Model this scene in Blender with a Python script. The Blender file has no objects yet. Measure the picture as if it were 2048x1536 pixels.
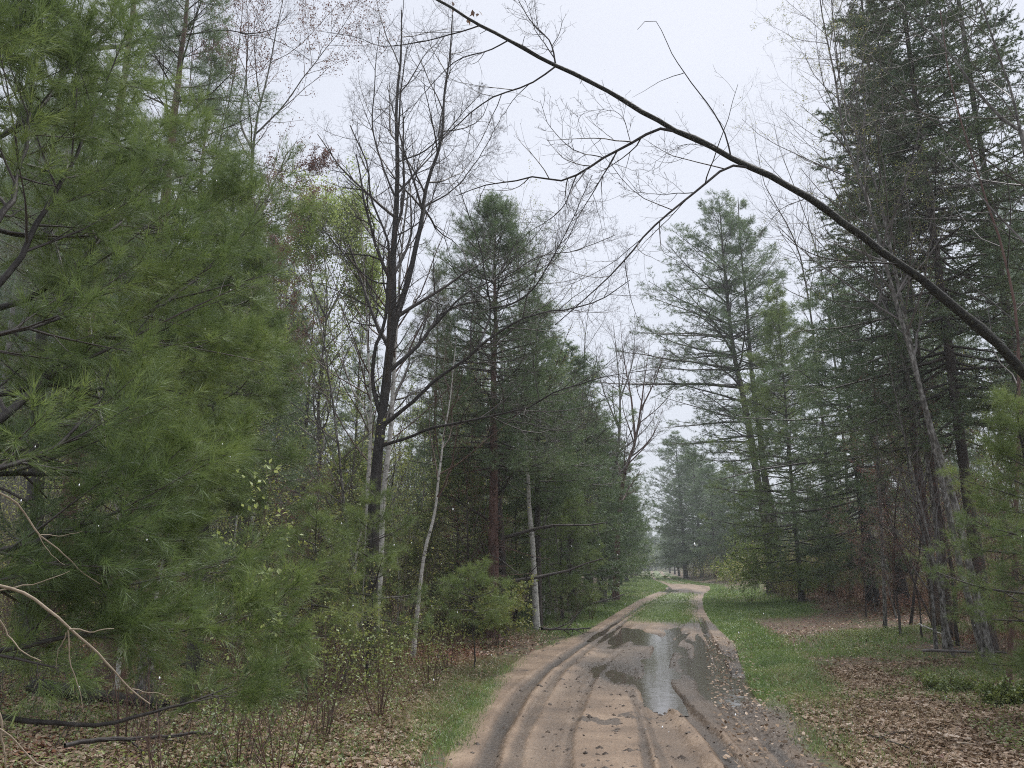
import bpy, math
import numpy as np

# ------------------------------------------------------------------ camera, sky, sun, exposure
sc = bpy.context.scene
F = 1538.0
HOR = 1131.0
PITCH = math.atan((HOR - 768) / F)
CAMH = 1.6
cp, sp = math.cos(PITCH), math.sin(PITCH)
cam = bpy.data.cameras.new('camera')
camo = bpy.data.objects.new('camera', cam)
sc.collection.objects.link(camo)
camo.location = (0, 0, CAMH)
camo.rotation_euler = (math.pi / 2 + PITCH, 0, 0)
cam.sensor_width = 36.0
cam.lens = F / 2048 * 36.0
cam.clip_start = 0.05
cam.clip_end = 4000
sc.camera = camo

W = bpy.data.worlds.new('World')
sc.world = W
W.use_nodes = True
wn, wl = W.node_tree.nodes, W.node_tree.links
wn.clear()
SUN_EL, SUN_ROT = math.radians(66), math.radians(35)
sky = wn.new('ShaderNodeTexSky'); sky.sky_type = 'NISHITA'; sky.sun_disc = False
sky.sun_elevation = SUN_EL; sky.sun_rotation = SUN_ROT
sky.air_density = 1.0; sky.dust_density = 4.0; sky.ozone_density = 1.0
tc = wn.new('ShaderNodeTexCoord')
nz = wn.new('ShaderNodeTexNoise'); nz.inputs['Scale'].default_value = 1.6; nz.inputs['Detail'].default_value = 4
cr = wn.new('ShaderNodeValToRGB')
cr.color_ramp.elements[0].position = 0.3; cr.color_ramp.elements[0].color = (0.655, 0.69, 0.775, 1)
cr.color_ramp.elements[1].position = 0.7; cr.color_ramp.elements[1].color = (0.765, 0.795, 0.88, 1)
mul = wn.new('ShaderNodeVectorMath'); mul.operation = 'SCALE'; mul.inputs['Scale'].default_value = 3.85
mx = wn.new('ShaderNodeMix'); mx.data_type = 'RGBA'; mx.inputs[0].default_value = 0.93
bg = wn.new('ShaderNodeBackground'); bg.inputs['Strength'].default_value = 0.1
wo = wn.new('ShaderNodeOutputWorld')
wl.new(tc.outputs['Generated'], nz.inputs['Vector']); wl.new(nz.outputs['Fac'], cr.inputs['Fac'])
wl.new(cr.outputs['Color'], mul.inputs[0]); wl.new(sky.outputs['Color'], mx.inputs[6]); wl.new(mul.outputs[0], mx.inputs[7])
wl.new(mx.outputs[2], bg.inputs['Color']); wl.new(bg.outputs[0], wo.inputs['Surface'])

sl = bpy.data.lights.new('sun', 'SUN'); sl.energy = 1.5; sl.angle = math.radians(40); sl.color = (1.0, 0.97, 0.93)
so = bpy.data.objects.new('sun', sl); sc.collection.objects.link(so)
so.rotation_euler = (math.pi / 2 - SUN_EL, 0, math.pi - SUN_ROT)   # lamp shines down from the sky's sun direction
sc.view_settings.view_transform = 'Standard'; sc.view_settings.look = 'None'
sc.view_settings.exposure = 1.5; sc.view_settings.gamma = 1.0
sc.render.engine = 'CYCLES'
cy = sc.cycles
cy.max_bounces = 5; cy.diffuse_bounces = 4; cy.glossy_bounces = 2; cy.transmission_bounces = 2; cy.volume_bounces = 0
cy.transparent_max_bounces = 4
cy.use_denoising = False
cy.filter_width = 1.05
try:
    cy.denoiser = 'OPENIMAGEDENOISE'; cy.denoising_prefilter = 'NONE'
except Exception:
    pass

# ------------------------------------------------------------------ helpers
def ray(px, py):
    x = (px - 1024) / F; y = (768 - py) / F
    return np.array([x, cp - y * sp, sp + y * cp])
def P(px, py, Y):
    d = ray(px, py)
    return np.array([0, 0, CAMH]) + d * (Y / d[1])
def ground_Y(py):
    d = ray(1024, py)
    return d[1] * (-CAMH / d[2])
def X_at(px, Y, z=0.0):
    return (px - 1024) / F * (Y * cp + (z - CAMH) * sp)
def px_of(X, Y, z=0.0):
    return 1024 + F * X / (Y * cp + (z - CAMH) * sp)

def ss(a, b, x):
    t = np.clip((x - a) / (b - a), 0, 1)
    return t * t * (3 - 2 * t)
_rn = np.random.default_rng(99)
_waves = [(_rn.uniform(-1, 1, 2) * k, _rn.uniform(0, 6.28), 1.0 / k ** 0.7) for k in (0.25, 0.4, 0.7, 1.1, 1.7, 2.6, 4.0, 6.0, 9.0, 13.0, 19.0) for _ in range(3)]
def noise2(x, y, f=1.0, seed=0.0):
    s = 0
    tot = 0
    for (k, ph, a) in _waves:
        s = s + a * np.sin(f * (k[0] * x + k[1] * y) + ph + seed * 1.7)
        tot += a * 0.7
    return s / tot * 1.6
# road edges from the photograph's ground line, as functions of distance
_edge = [(1536, 872, 1650), (1480, 900, 1606), (1420, 932, 1568), (1380, 962, 1535), (1330, 1022, 1510), (1290, 1100, 1490), (1260, 1158, 1456),
         (1240, 1193, 1434), (1220, 1228, 1420), (1200, 1268, 1414), (1190, 1292, 1416), (1180, 1318, 1428), (1173, 1330, 1424), (1166, 1316, 1374), (1160, 1302, 1352), (1150, 1298, 1334), (1144, 1299, 1327), (1139, 1301, 1321)]
_eY = np.array([ground_Y(e[0]) for e in _edge])
_eL = np.array([X_at(e[1], y) for e, y in zip(_edge, _eY)])
_eR = np.array([X_at(e[2], y) for e, y in zip(_edge, _eY)])
_eY = np.concatenate([[-4, 3.0], _eY, [700]])
_eL = np.concatenate([[_eL[0] - .5, _eL[0] - .15], _eL, [_eL[-1] / _eY[-2] * 700]])
_eR = np.concatenate([[_eR[0] + .3, _eR[0] + .1], _eR, [_eL[-1] + 4]])
def roadL(Y): return np.interp(Y, _eY, _eL)
def roadR(Y): return np.interp(Y, _eY, _eR)
def road_d(x, y):
    """signed distance outside the track (negative inside)"""
    return np.maximum(roadL(y) - x, x - roadR(y))
def terrain(x, y):
    x = np.asarray(x, float); y = np.asarray(y, float)
    dr = x - roadR(y); dl = roadL(y) - x
    h = 0.34 * ss(1.0, 7.0, dr) + 0.10 * ss(0.5, 5, dl)
    d = np.maximum(dr, dl)
    h = h + noise2(x, y, 0.6) * 0.05 * ss(0.1, 3, d) + noise2(x, y, 2.2, 3) * 0.02 * ss(0, 1, d)
    h = h + 0.28 * ss(27, 38, y) * ss(1.5, 5, dr)
    return h + 0.05 * ss(-0.1, 0.5, d)
def th(x, y): return float(terrain(x, y))
def gk(x, y):
    l = roadL(y) - x; r = x - roadR(y); pz = noise2(x, y, 1.9, 51)
    left = (l > -.28) * np.clip(ss(.8, .1, l) * ss(-.28, .05, l + pz * .1) * (.2 + pz * 1.1) + ss(16, 26, y) * ss(4.2, 2.4, l) * .8, 0, 1)
    right = (r > -.22) * np.clip(ss(.9, .2, r) * ss(-.22, .05, r + pz * .1) * (.5 + pz * .9) + ss(23, 26, y) * ss(3.7, 2.7, r + pz * .7) * ss(60, 45, y) * 1.0 + ss(9, 11, y) * ss(1.1, .6, r) * .8, 0, 1)
    u = (x - roadL(y)) / (roadR(y) - roadL(y)); un = u + noise2(x, y, 2.5, 23) * .08
    midm = (u > 0) * (u < 1) * (np.exp(-((un - .53) / .25) ** 4) * ss(22, 25, y) * ss(48, 44, y) + np.exp(-((un - .5) / .24) ** 4) * ss(66, 72, y))
    sparse = ((l > 0) | (r > 0)) * np.clip(noise2(x, y, 2.4, 77) - .35, 0, .5)
    return np.clip(np.maximum(np.maximum(left, right), np.maximum(midm, sparse)), 0, 1)


class MB:
    def __init__(s): s.V = []; s.A = []; s.n = 0; s.F = []
    def add(s, V, faces, mat=0, rnd=None, smooth=True):
        V = np.asarray(V, np.float32).reshape(-1, 3); faces = np.asarray(faces, np.int64)
        s.V.append(V)
        s.A.append(np.zeros(len(V), np.float32) if rnd is None else np.asarray(rnd, np.float32).reshape(-1))
        s.F.append((faces + s.n, mat, smooth)); s.n += len(V)
    def build(s, name, mats, parent=None, loc=None):
        if not isinstance(mats, (list, tuple)): mats = [mats]
        me = bpy.data.meshes.new(name)
        V = np.concatenate(s.V); A = np.concatenate(s.A)
        if loc is not None: V = V - np.asarray(loc, np.float32)
        me.vertices.add(len(V)); me.vertices.foreach_set('co', V.ravel())
        loops = np.concatenate([f.ravel() for f, m, q in s.F])
        tot = np.concatenate([np.full(len(f), f.shape[1]) for f, m, q in s.F])
        mi = np.concatenate([np.full(len(f), m) for f, m, q in s.F])
        sm = np.concatenate([np.full(len(f), q) for f, m, q in s.F])
        st = np.concatenate([[0], np.cumsum(tot)[:-1]])
        me.loops.add(len(loops)); me.loops.foreach_set('vertex_index', loops.astype(np.int32))
        me.polygons.add(len(tot)); me.polygons.foreach_set('loop_start', st.astype(np.int32))
        try: me.polygons.foreach_set('loop_total', tot.astype(np.int32))
        except Exception: pass
        me.polygons.foreach_set('material_index', mi.astype(np.int32))
        me.update(calc_edges=True)
        me.polygons.foreach_set('use_smooth', sm.astype(bool))
        at = me.attributes.new('rnd', 'FLOAT', 'POINT'); at.data.foreach_set('value', A)
        for m in mats: me.materials.append(m)
        o = bpy.data.objects.new(name, me); sc.collection.objects.link(o)
        if parent is not None: o.parent = parent
        elif loc is not None: o.location = tuple(float(v) for v in loc)
        return o

def nrm(v): return v / np.maximum(np.linalg.norm(v, axis=-1, keepdims=True), 1e-9)

def tubes(mb, Pt, R, sides=3, mat=0, rnd=None, rough=0.0, rng=None):
    Pt = np.asarray(Pt, float); R = np.asarray(R, float)
    if Pt.ndim == 2: Pt = Pt[None]; R = R[None]
    N, K, _ = Pt.shape
    T = np.empty_like(Pt); T[:, 1:-1] = Pt[:, 2:] - Pt[:, :-2]; T[:, 0] = Pt[:, 1] - Pt[:, 0]; T[:, -1] = Pt[:, -1] - Pt[:, -2]
    T = nrm(T)
    m = np.abs(nrm(Pt[:, -1] - Pt[:, 0]))
    ref = np.zeros((N, 3)); ref[np.arange(N), np.argmin(m, axis=1)] = 1
    U = nrm(np.cross(T, ref[:, None, :])); Vv = np.cross(T, U)
    a = np.arange(sides) / sides * 2 * np.pi
    RR = R[:, :, None] * np.ones(sides)
    if rough > 0: RR = RR * (1 + rough * rng.normal(size=RR.shape))
    ring = Pt[:, :, None, :] + RR[..., None] * (np.cos(a)[None, None, :, None] * U[:, :, None, :] + np.sin(a)[None, None, :, None] * Vv[:, :, None, :])
    k = np.arange(K - 1)[:, None]; j = np.arange(sides)[None, :]
    q = np.stack([k * sides + j, k * sides + (j + 1) % sides, (k + 1) * sides + (j + 1) % sides, (k + 1) * sides + j], -1).reshape(-1, 4)
    fs = (q[None] + (np.arange(N) * K * sides)[:, None, None]).reshape(-1, 4)
    if rnd is None: rnd = np.random.default_rng(N).random(N)
    mb.add(ring.reshape(-1, 3), fs, mat, np.repeat(rnd, K * sides))

def smooth_line(pts, K, rng=None, wob=0.0):
    pts = np.asarray(pts, float)
    d = np.concatenate([[0], np.cumsum(np.linalg.norm(np.diff(pts, axis=0), axis=1))])
    n = len(pts)
    # catmull-rom
    ext = np.vstack([2 * pts[0] - pts[1], pts, 2 * pts[-1] - pts[-2]])
    out = []
    for t in np.linspace(0, d[-1], K):
        i = min(max(np.searchsorted(d, t) - 1, 0), n - 2)
        u = (t - d[i]) / max(d[i + 1] - d[i], 1e-9)
        p0, p1, p2, p3 = ext[i], ext[i + 1], ext[i + 2], ext[i + 3]
        out.append(0.5 * ((2 * p1) + (-p0 + p2) * u + (2 * p0 - 5 * p1 + 4 * p2 - p3) * u * u + (-p0 + 3 * p1 - 3 * p2 + p3) * u ** 3))
    out = np.array(out)
    if rng is not None and wob > 0:
        w = np.cumsum(rng.normal(size=out.shape), axis=0); w -= np.linspace(0, 1, K)[:, None] * w[-1]
        out += w * wob / math.sqrt(K)
    return out

def samp(Pt, t):
    """Pt (N,K,3), t (N,m) -> pos, tangent"""
    N, K, _ = Pt.shape
    f = np.clip(t, 0, 0.9999) * (K - 1); i = f.astype(int); u = (f - i)[..., None]
    n = np.arange(N)[:, None]
    a = Pt[n, i]; b = Pt[n, i + 1]
    return a + (b - a) * u, nrm(b - a)

def grow(Pt, R, m, rng, t0=0.2, t1=1.0, ang=45, dang=12, lf=0.5, tl=0.5, up=0.0, wob=0.1, K=5, rr=0.6, tip=0.25, flat=0.0, L=None, rmin=0.0012, curl=0.0):
    Pt = np.asarray(Pt, float); N, Kp, _ = Pt.shape
    t = (np.arange(m)[None] + rng.random((N, m))) / m * (t1 - t0) + t0
    p, T = samp(Pt, t)
    Lp = np.linalg.norm(np.diff(Pt, axis=1), axis=2).sum(1)
    Rp = np.take_along_axis(np.repeat(R[:, :], 1, 0), np.clip((t * (Kp - 1)).round().astype(int), 0, Kp - 1), 1)
    M = N * m
    p = p.reshape(M, 3); T = T.reshape(M, 3); t = t.reshape(M); Rp = Rp.reshape(M)
    Lc = (np.repeat(Lp, m) * lf if L is None else np.full(M, L)) * (1 - tl * (t - t0) / max(t1 - t0, 1e-6)) * rng.uniform(0.65, 1.25, M)
    az = (np.arange(M) * 2.39996 + rng.random(M) * 1.2)
    ref = np.where(np.abs(T[:, 2:3]) > 0.9, np.array([[1.0, 0, 0]]), np.array([[0, 0, 1.0]]))
    S = nrm(np.cross(T, ref)); Nn = np.cross(S, T)
    cs, sn = np.cos(az), np.sin(az)
    sn = sn * (1 - flat); cs = np.where(flat > 0.3, np.sign(cs) * np.maximum(np.abs(cs), 0.5), cs)
    pr = nrm(S * cs[:, None] + Nn * sn[:, None])
    a = np.radians(ang + rng.normal(size=M) * dang)
    D = nrm(T * np.cos(a)[:, None] + pr * np.sin(a)[:, None])
    out = np.empty((M, K, 3)); out[:, 0] = p
    step = Lc / (K - 1)
    cv = nrm(rng.normal(size=(M, 3))) * curl
    for k in range(1, K):
        out[:, k] = out[:, k - 1] + D * step[:, None]
        D = nrm(D + np.array([0, 0, up]) / (K - 1) + rng.normal(size=(M, 3)) * wob + cv)
    r0 = np.maximum(np.minimum(Rp * rr, Lc * 0.02), rmin)
    Rc = r0[:, None] * np.linspace(1, tip, K)[None]
    return out, np.maximum(Rc, rmin * 0.6)

def needles(mb, p, axis, n, L, w, rng, spread=0.8, droop=0.0, mat=1, fwd=0.6):
    M = len(p)
    d = nrm(axis[:, None, :] * fwd + nrm(rng.normal(size=(M, n, 3))) * spread + np.array([0, 0, -droop]))
    s = nrm(np.cross(d, rng.normal(size=(M, n, 3)))) * (w / 2)
    ln = L * rng.uniform(0.7, 1.15, (M, n, 1))
    b = p[:, None, :]
    V = np.stack([b + s, b - s, b + d * ln], 2).reshape(-1, 3)
    F3 = np.arange(M * n * 3).reshape(-1, 3)
    r = np.repeat(rng.random(M), n * 3) * 0.6 + np.repeat(rng.random(M * n), 3) * 0.4
    mb.add(V, F3, mat, r, smooth=False)

def leaves(mb, p, size, rng, mat=1, up=0.3, droop=0.0, n=1, jit=0.02, vary=0.35):
    if n > 1: p = np.repeat(p, n, 0)
    M = len(p)
    p = p + rng.normal(size=(M, 3)) * jit
    nn = nrm(rng.normal(size=(M, 3)) + np.array([0, 0, up]) * 2)
    a = nrm(np.cross(nn, rng.normal(size=(M, 3)))); a = nrm(a + np.array([0, 0, -droop])); b = np.cross(nn, a)
    s = (size * rng.uniform(1 - vary, 1 + vary, M))[:, None]
    V = np.stack([p, p + a * s * .45 + b * s * .33 + nn * s * .08, p + a * s, p + a * s * .45 - b * s * .33 + nn * s * .08], 1).reshape(-1, 3)
    q = np.arange(M * 4).reshape(-1, 4)
    fs = np.concatenate([q[:, [0, 1, 2]], q[:, [0, 2, 3]]])
    mb.add(V, fs, mat, np.repeat(rng.random(M), 4), smooth=False)

def tag(o, label=None, cat=None, group=None, kind=None):
    if label: o['label'] = label
    if cat: o['category'] = cat
    if group: o['group'] = group
    if kind: o['kind'] = kind
    return o
def empty(name, loc, label=None, cat=None, group=None):
    o = bpy.data.objects.new(name, None); sc.collection.objects.link(o)
    o.location = tuple(float(v) for v in loc); o.empty_display_size = 0.2
    return tag(o, label, cat, group)

# ------------------------------------------------------------------ materials
def nodemat(name):
    m = bpy.data.materials.new(name); m.use_nodes = True
    m.node_tree.nodes.clear()
    return m, m.node_tree.nodes, m.node_tree.links
def ramp(n, stops):
    r = n.new('ShaderNodeValToRGB')
    els = r.color_ramp.elements
    while len(els) < len(stops): els.new(0.5)
    for e, (p_, c) in zip(els, stops): e.position = p_; e.color = (*c, 1)
    return r
def leafmat(name, cols, trans=0.35, rough=0.45, gloss=0.12, nscale=0.8):
    m, n, l = nodemat(name)
    at = n.new('ShaderNodeAttribute'); at.attribute_name = 'rnd'
    g = n.new('ShaderNodeNewGeometry')
    tx = n.new('ShaderNodeTexNoise'); tx.inputs['Scale'].default_value = nscale; tx.inputs['Detail'].default_value = 2
    l.new(g.outputs['Position'], tx.inputs['Vector'])
    oi = n.new('ShaderNodeObjectInfo')
    ma = n.new('ShaderNodeMath'); ma.operation = 'MULTIPLY_ADD'; ma.inputs[1].default_value = 0.55
    l.new(at.outputs['Fac'], ma.inputs[0])
    mb_ = n.new('ShaderNodeMath'); mb_.operation = 'MULTIPLY_ADD'; mb_.inputs[1].default_value = 1.1; mb_.inputs[2].default_value = -0.38
    l.new(tx.outputs['Fac'], mb_.inputs[0]); l.new(mb_.outputs[0], ma.inputs[2])
    ad = n.new('ShaderNodeMath'); ad.operation = 'MULTIPLY_ADD'; ad.inputs[1].default_value = 0.22
    l.new(oi.outputs['Random'], ad.inputs[0]); l.new(ma.outputs[0], ad.inputs[2])
    r = ramp(n, cols); l.new(ad.outputs[0], r.inputs['Fac'])
    d = n.new('ShaderNodeBsdfDiffuse'); t = n.new('ShaderNodeBsdfTranslucent'); gl = n.new('ShaderNodeBsdfGlossy'); gl.inputs['Roughness'].default_value = rough
    l.new(r.outputs[0], d.inputs[0]); l.new(r.outputs[0], t.inputs[0]); gl.inputs[0].default_value = (0.8, 0.85, 0.9, 1)
    a = n.new('ShaderNodeMixShader'); a.inputs[0].default_value = trans; b = n.new('ShaderNodeMixShader'); b.inputs[0].default_value = gloss
    o = n.new('ShaderNodeOutputMaterial')
    l.new(d.outputs[0], a.inputs[1]); l.new(t.outputs[0], a.inputs[2]); l.new(a.outputs[0], b.inputs[1]); l.new(gl.outputs[0], b.inputs[2]); l.new(b.outputs[0], o.inputs[0])
    return m
def barkmat(name, cols, scale=6.0, stretch=0.25, rough=0.7, bump=0.4, band=False, spec=0.35):
    m, n, l = nodemat(name)
    g = n.new('ShaderNodeNewGeometry'); mp = n.new('ShaderNodeMapping'); mp.inputs['Scale'].default_value = (1, 1, stretch)
    l.new(g.outputs['Position'], mp.inputs['Vector'])
    tx = n.new('ShaderNodeTexNoise'); tx.inputs['Scale'].default_value = scale; tx.inputs['Detail'].default_value = 5; tx.inputs['Roughness'].default_value = 0.65
    l.new(mp.outputs[0], tx.inputs['Vector'])
    r = ramp(n, cols); l.new(tx.outputs['Fac'], r.inputs['Fac'])
    b = n.new('ShaderNodeBsdfPrincipled'); b.inputs['Roughness'].default_value = rough; b.inputs['Specular IOR Level'].default_value = spec
    bp = n.new('ShaderNodeBump'); bp.inputs['Strength'].default_value = bump; bp.inputs['Distance'].default_value = 0.02
    l.new(tx.outputs['Fac'], bp.inputs['Height']); l.new(bp.outputs[0], b.inputs['Normal'])
    l.new(r.outputs[0], b.inputs['Base Color'])
    o = n.new('ShaderNodeOutputMaterial'); l.new(b.outputs[0], o.inputs[0])
    return m
M = {}
M['needle_near'] = leafmat('white_pine_needles_near', [(0.0, (.07, .11, .035)), (.4, (.16, .225, .07)), (.75, (.26, .33, .095)), (1, (.40, .43, .14))], trans=.4, gloss=.05, rough=.4, nscale=.9)
M['needle'] = leafmat('white_pine_needles', [(0.0, (.06, .105, .045)), (.5, (.13, .195, .075)), (.85, (.19, .26, .09)), (1, (.26, .31, .10))], trans=.35, gloss=.08, nscale=.6)
M['spruce'] = leafmat('spruce_needles', [(0.0, (.05, .09, .04)), (.5, (.11, .17, .07)), (.85, (.19, .235, .08)), (1, (.28, .28, .09))], trans=.25, gloss=.10, nscale=.35)
M['olive'] = leafmat('olive_needles', [(0.0, (.06, .07, .03)), (.5, (.13, .14, .05)), (1, (.24, .22, .08))], trans=.25, nscale=.6)
M['fresh'] = leafmat('fresh_green_leaves', [(0.0, (.19, .26, .07)), (.5, (.36, .45, .12)), (1, (.54, .60, .24))], trans=.5, gloss=.06)
M['yellowgreen'] = leafmat('yellow_green_leaves', [(0.0, (.15, .18, .05)), (.5, (.28, .32, .08)), (1, (.5, .46, .16))], trans=.45, gloss=.06)
M['redbud'] = leafmat('red_maple_buds', [(0.0, (.10, .045, .04)), (.5, (.2, .09, .07)), (1, (.32, .19, .12))], trans=.3, gloss=.05)
M['brownleaf'] = leafmat('dry_brown_leaves', [(0.0, (.07, .035, .022)), (.5, (.16, .08, .045)), (1, (.32, .2, .12))], trans=.25, gloss=.06)
M['litter'] = leafmat('leaf_litter', [(0.0, (.07, .042, .025)), (.3, (.17, .11, .065)), (.6, (.31, .22, .145)), (.8, (.42, .31, .22)), (1, (.60, .50, .41))], trans=.1, gloss=.04, rough=.4, nscale=2.5)
M['rust'] = leafmat('rust_litter', [(0.0, (.09, .035, .02)), (.5, (.22, .09, .045)), (1, (.38, .2, .11))], trans=.15, gloss=.06, nscale=2)
M['grass'] = leafmat('grass_blades', [(0.0, (.07, .115, .035)), (.45, (.15, .24, .055)), (.78, (.26, .36, .09)), (1, (.45, .44, .20))], trans=.4, gloss=.08, nscale=1.5)
M['drygrass'] = leafmat('dry_grass_blades', [(0.0, (.13, .10, .05)), (.5, (.27, .21, .11)), (1, (.42, .35, .2))], trans=.3, gloss=.06, nscale=1.5)
M['moss'] = leafmat('low_herbs', [(0.0, (.08, .12, .03)), (.5, (.17, .22, .05)), (1, (.34, .38, .10))], trans=.35, gloss=.06, nscale=2.0)
M['bark_dark'] = barkmat('dark_wet_bark', [(.3, (.018, .015, .014)), (.6, (.05, .043, .04)), (.8, (.14, .13, .12))], scale=14, stretch=.5, rough=.6, bump=.7)
M['bark_pine'] = barkmat('pine_bark', [(.3, (.025, .02, .018)), (.55, (.075, .06, .052)), (.8, (.17, .15, .14))], scale=9, stretch=.3, bump=.8)
M['bark_red'] = barkmat('red_pine_bark', [(.3, (.06, .035, .03)), (.55, (.15, .085, .07)), (.8, (.26, .18, .15))], scale=9, stretch=.3, bump=.6)
M['bark_grey'] = barkmat('grey_maple_bark', [(.34, (.035, .03, .028)), (.5, (.13, .12, .105)), (.66, (.34, .33, .31))], scale=22, stretch=.5, bump=.3)
M['birch'] = barkmat('birch_bark', [(.36, (.06, .05, .045)), (.42, (.48, .46, .42)), (.7, (.78, .76, .72))], scale=9, stretch=2.2, rough=.6, bump=.2)
M['twig'] = barkmat('twig_bark', [(.3, (.035, .03, .028)), (.7, (.10, .085, .078))], scale=4, stretch=1, bump=0, rough=.5)
M['twig_grey'] = barkmat('grey_twig_bark', [(.3, (.07, .06, .055)), (.7, (.18, .16, .15))], scale=4, stretch=1, bump=0, rough=.5)
M['twig_red'] = barkmat('reddish_twig_bark', [(.3, (.06, .035, .028)), (.7, (.16, .10, .08))], scale=4, stretch=1, bump=0, rough=.5)
M['twig_tan'] = barkmat('tan_twig_bark', [(.3, (.13, .085, .055)), (.7, (.30, .21, .14))], scale=4, stretch=1, bump=0, rough=.6)
M['mossy'] = barkmat('mossy_wet_bark', [(.35, (.006, .005, .004)), (.55, (.020, .018, .012)), (.66, (.05, .052, .025)), (.74, (.22, .22, .19))], scale=38, stretch=1, bump=1.0, rough=.6)
M['dead'] = barkmat('bleached_dead_wood', [(.3, (.22, .17, .12)), (.7, (.46, .38, .29))], scale=9, stretch=1, bump=.2)

# ------------------------------------------------------------------ ground
def ground_mat():
    m, n, l = nodemat('forest_floor')
    g = n.new('ShaderNodeNewGeometry')
    t1 = n.new('ShaderNodeTexNoise'); t1.inputs['Scale'].default_value = .8; t1.inputs['Detail'].default_value = 4
    t2 = n.new('ShaderNodeTexNoise'); t2.inputs['Scale'].default_value = 28; t2.inputs['Detail'].default_value = 5; t2.inputs['Roughness'].default_value = .7
    vo = n.new('ShaderNodeTexVoronoi'); vo.inputs['Scale'].default_value = 17
    for t in (t1, t2, vo): l.new(g.outputs['Position'], t.inputs['Vector'])
    r2 = ramp(n, [(.3, (.035, .024, .016)), (.5, (.10, .065, .042)), (.7, (.22, .15, .10))]); l.new(t2.outputs['Fac'], r2.inputs['Fac'])
    r3 = ramp(n, [(.3, (.03, .035, .012)), (.5, (.08, .095, .03)), (.7, (.16, .17, .06))]); l.new(t2.outputs['Fac'], r3.inputs['Fac'])
    f = ramp(n, [(.52, (0, 0, 0)), (.68, (.8, .8, .8))]); l.new(t1.outputs['Fac'], f.inputs['Fac'])
    mx = n.new('ShaderNodeMix'); mx.data_type = 'RGBA'; l.new(f.outputs[0], mx.inputs[0]); l.new(r2.outputs[0], mx.inputs[6]); l.new(r3.outputs[0], mx.inputs[7])
    m2 = n.new('ShaderNodeMix'); m2.data_type = 'RGBA'; m2.blend_type = 'OVERLAY'; m2.inputs[0].default_value = .35
    l.new(mx.outputs[2], m2.inputs[6]); l.new(vo.outputs['Color'], m2.inputs[7])
    ga = n.new('ShaderNodeAttribute'); ga.attribute_name = 'rnd'
    gr = ramp(n, [(.3, (.04, .045, .018)), (.6, (.11, .14, .045))]); l.new(t2.outputs['Fac'], gr.inputs['Fac'])
    m3 = n.new('ShaderNodeMix'); m3.data_type = 'RGBA'; l.new(ga.outputs['Fac'], m3.inputs[0]); l.new(m2.outputs[2], m3.inputs[6]); l.new(gr.outputs[0], m3.inputs[7]); m2 = m3
    b = n.new('ShaderNodeBsdfPrincipled'); b.inputs['Roughness'].default_value = .8
    bp = n.new('ShaderNodeBump'); bp.inputs['Strength'].default_value = .8; bp.inputs['Distance'].default_value = .03
    l.new(t2.outputs['Fac'], bp.inputs['Height']); l.new(bp.outputs[0], b.inputs['Normal']); l.new(m2.outputs[2], b.inputs['Base Color'])
    o = n.new('ShaderNodeOutputMaterial'); l.new(b.outputs[0], o.inputs[0])
    return m
def grid_mesh(mb, X, Y, Z, rnd=None):
    a, b = X.shape
    i = np.arange(a * b).reshape(a, b)
    q = np.stack([i[:-1, :-1], i[:-1, 1:], i[1:, 1:], i[1:, :-1]], -1).reshape(-1, 4)
    mb.add(np.stack([X, Y, Z], -1).reshape(-1, 3), q, 0, None if rnd is None else rnd.ravel())
gx = np.concatenate([[-1500, -600, -300, -150, -90, -60, -45], np.arange(-34, -10, .5), np.arange(-10, 14, .12), np.arange(14, 34, .5), [36, 40, 50, 70, 100, 160, 300, 600, 1500]])
gy = np.concatenate([[-60, -30, -15, -8, -4, -1], np.arange(0, 5, .3), np.arange(5, 20, .12), np.arange(20, 50, .4), np.arange(50, 120, 1.5), np.arange(120, 250, 5), [260, 300, 400, 600, 1000, 2000]])
GX, GY = np.meshgrid(gx, gy)
GZ = terrain(GX, GY)
GZ = GZ - 0.35 * ss(0.0, 0.5, -road_d(GX, GY))
g = MB(); grid_mesh(g, GX, GY, GZ, gk(GX, GY))
tag(g.build('ground', ground_mat()), kind='structure')

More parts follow.
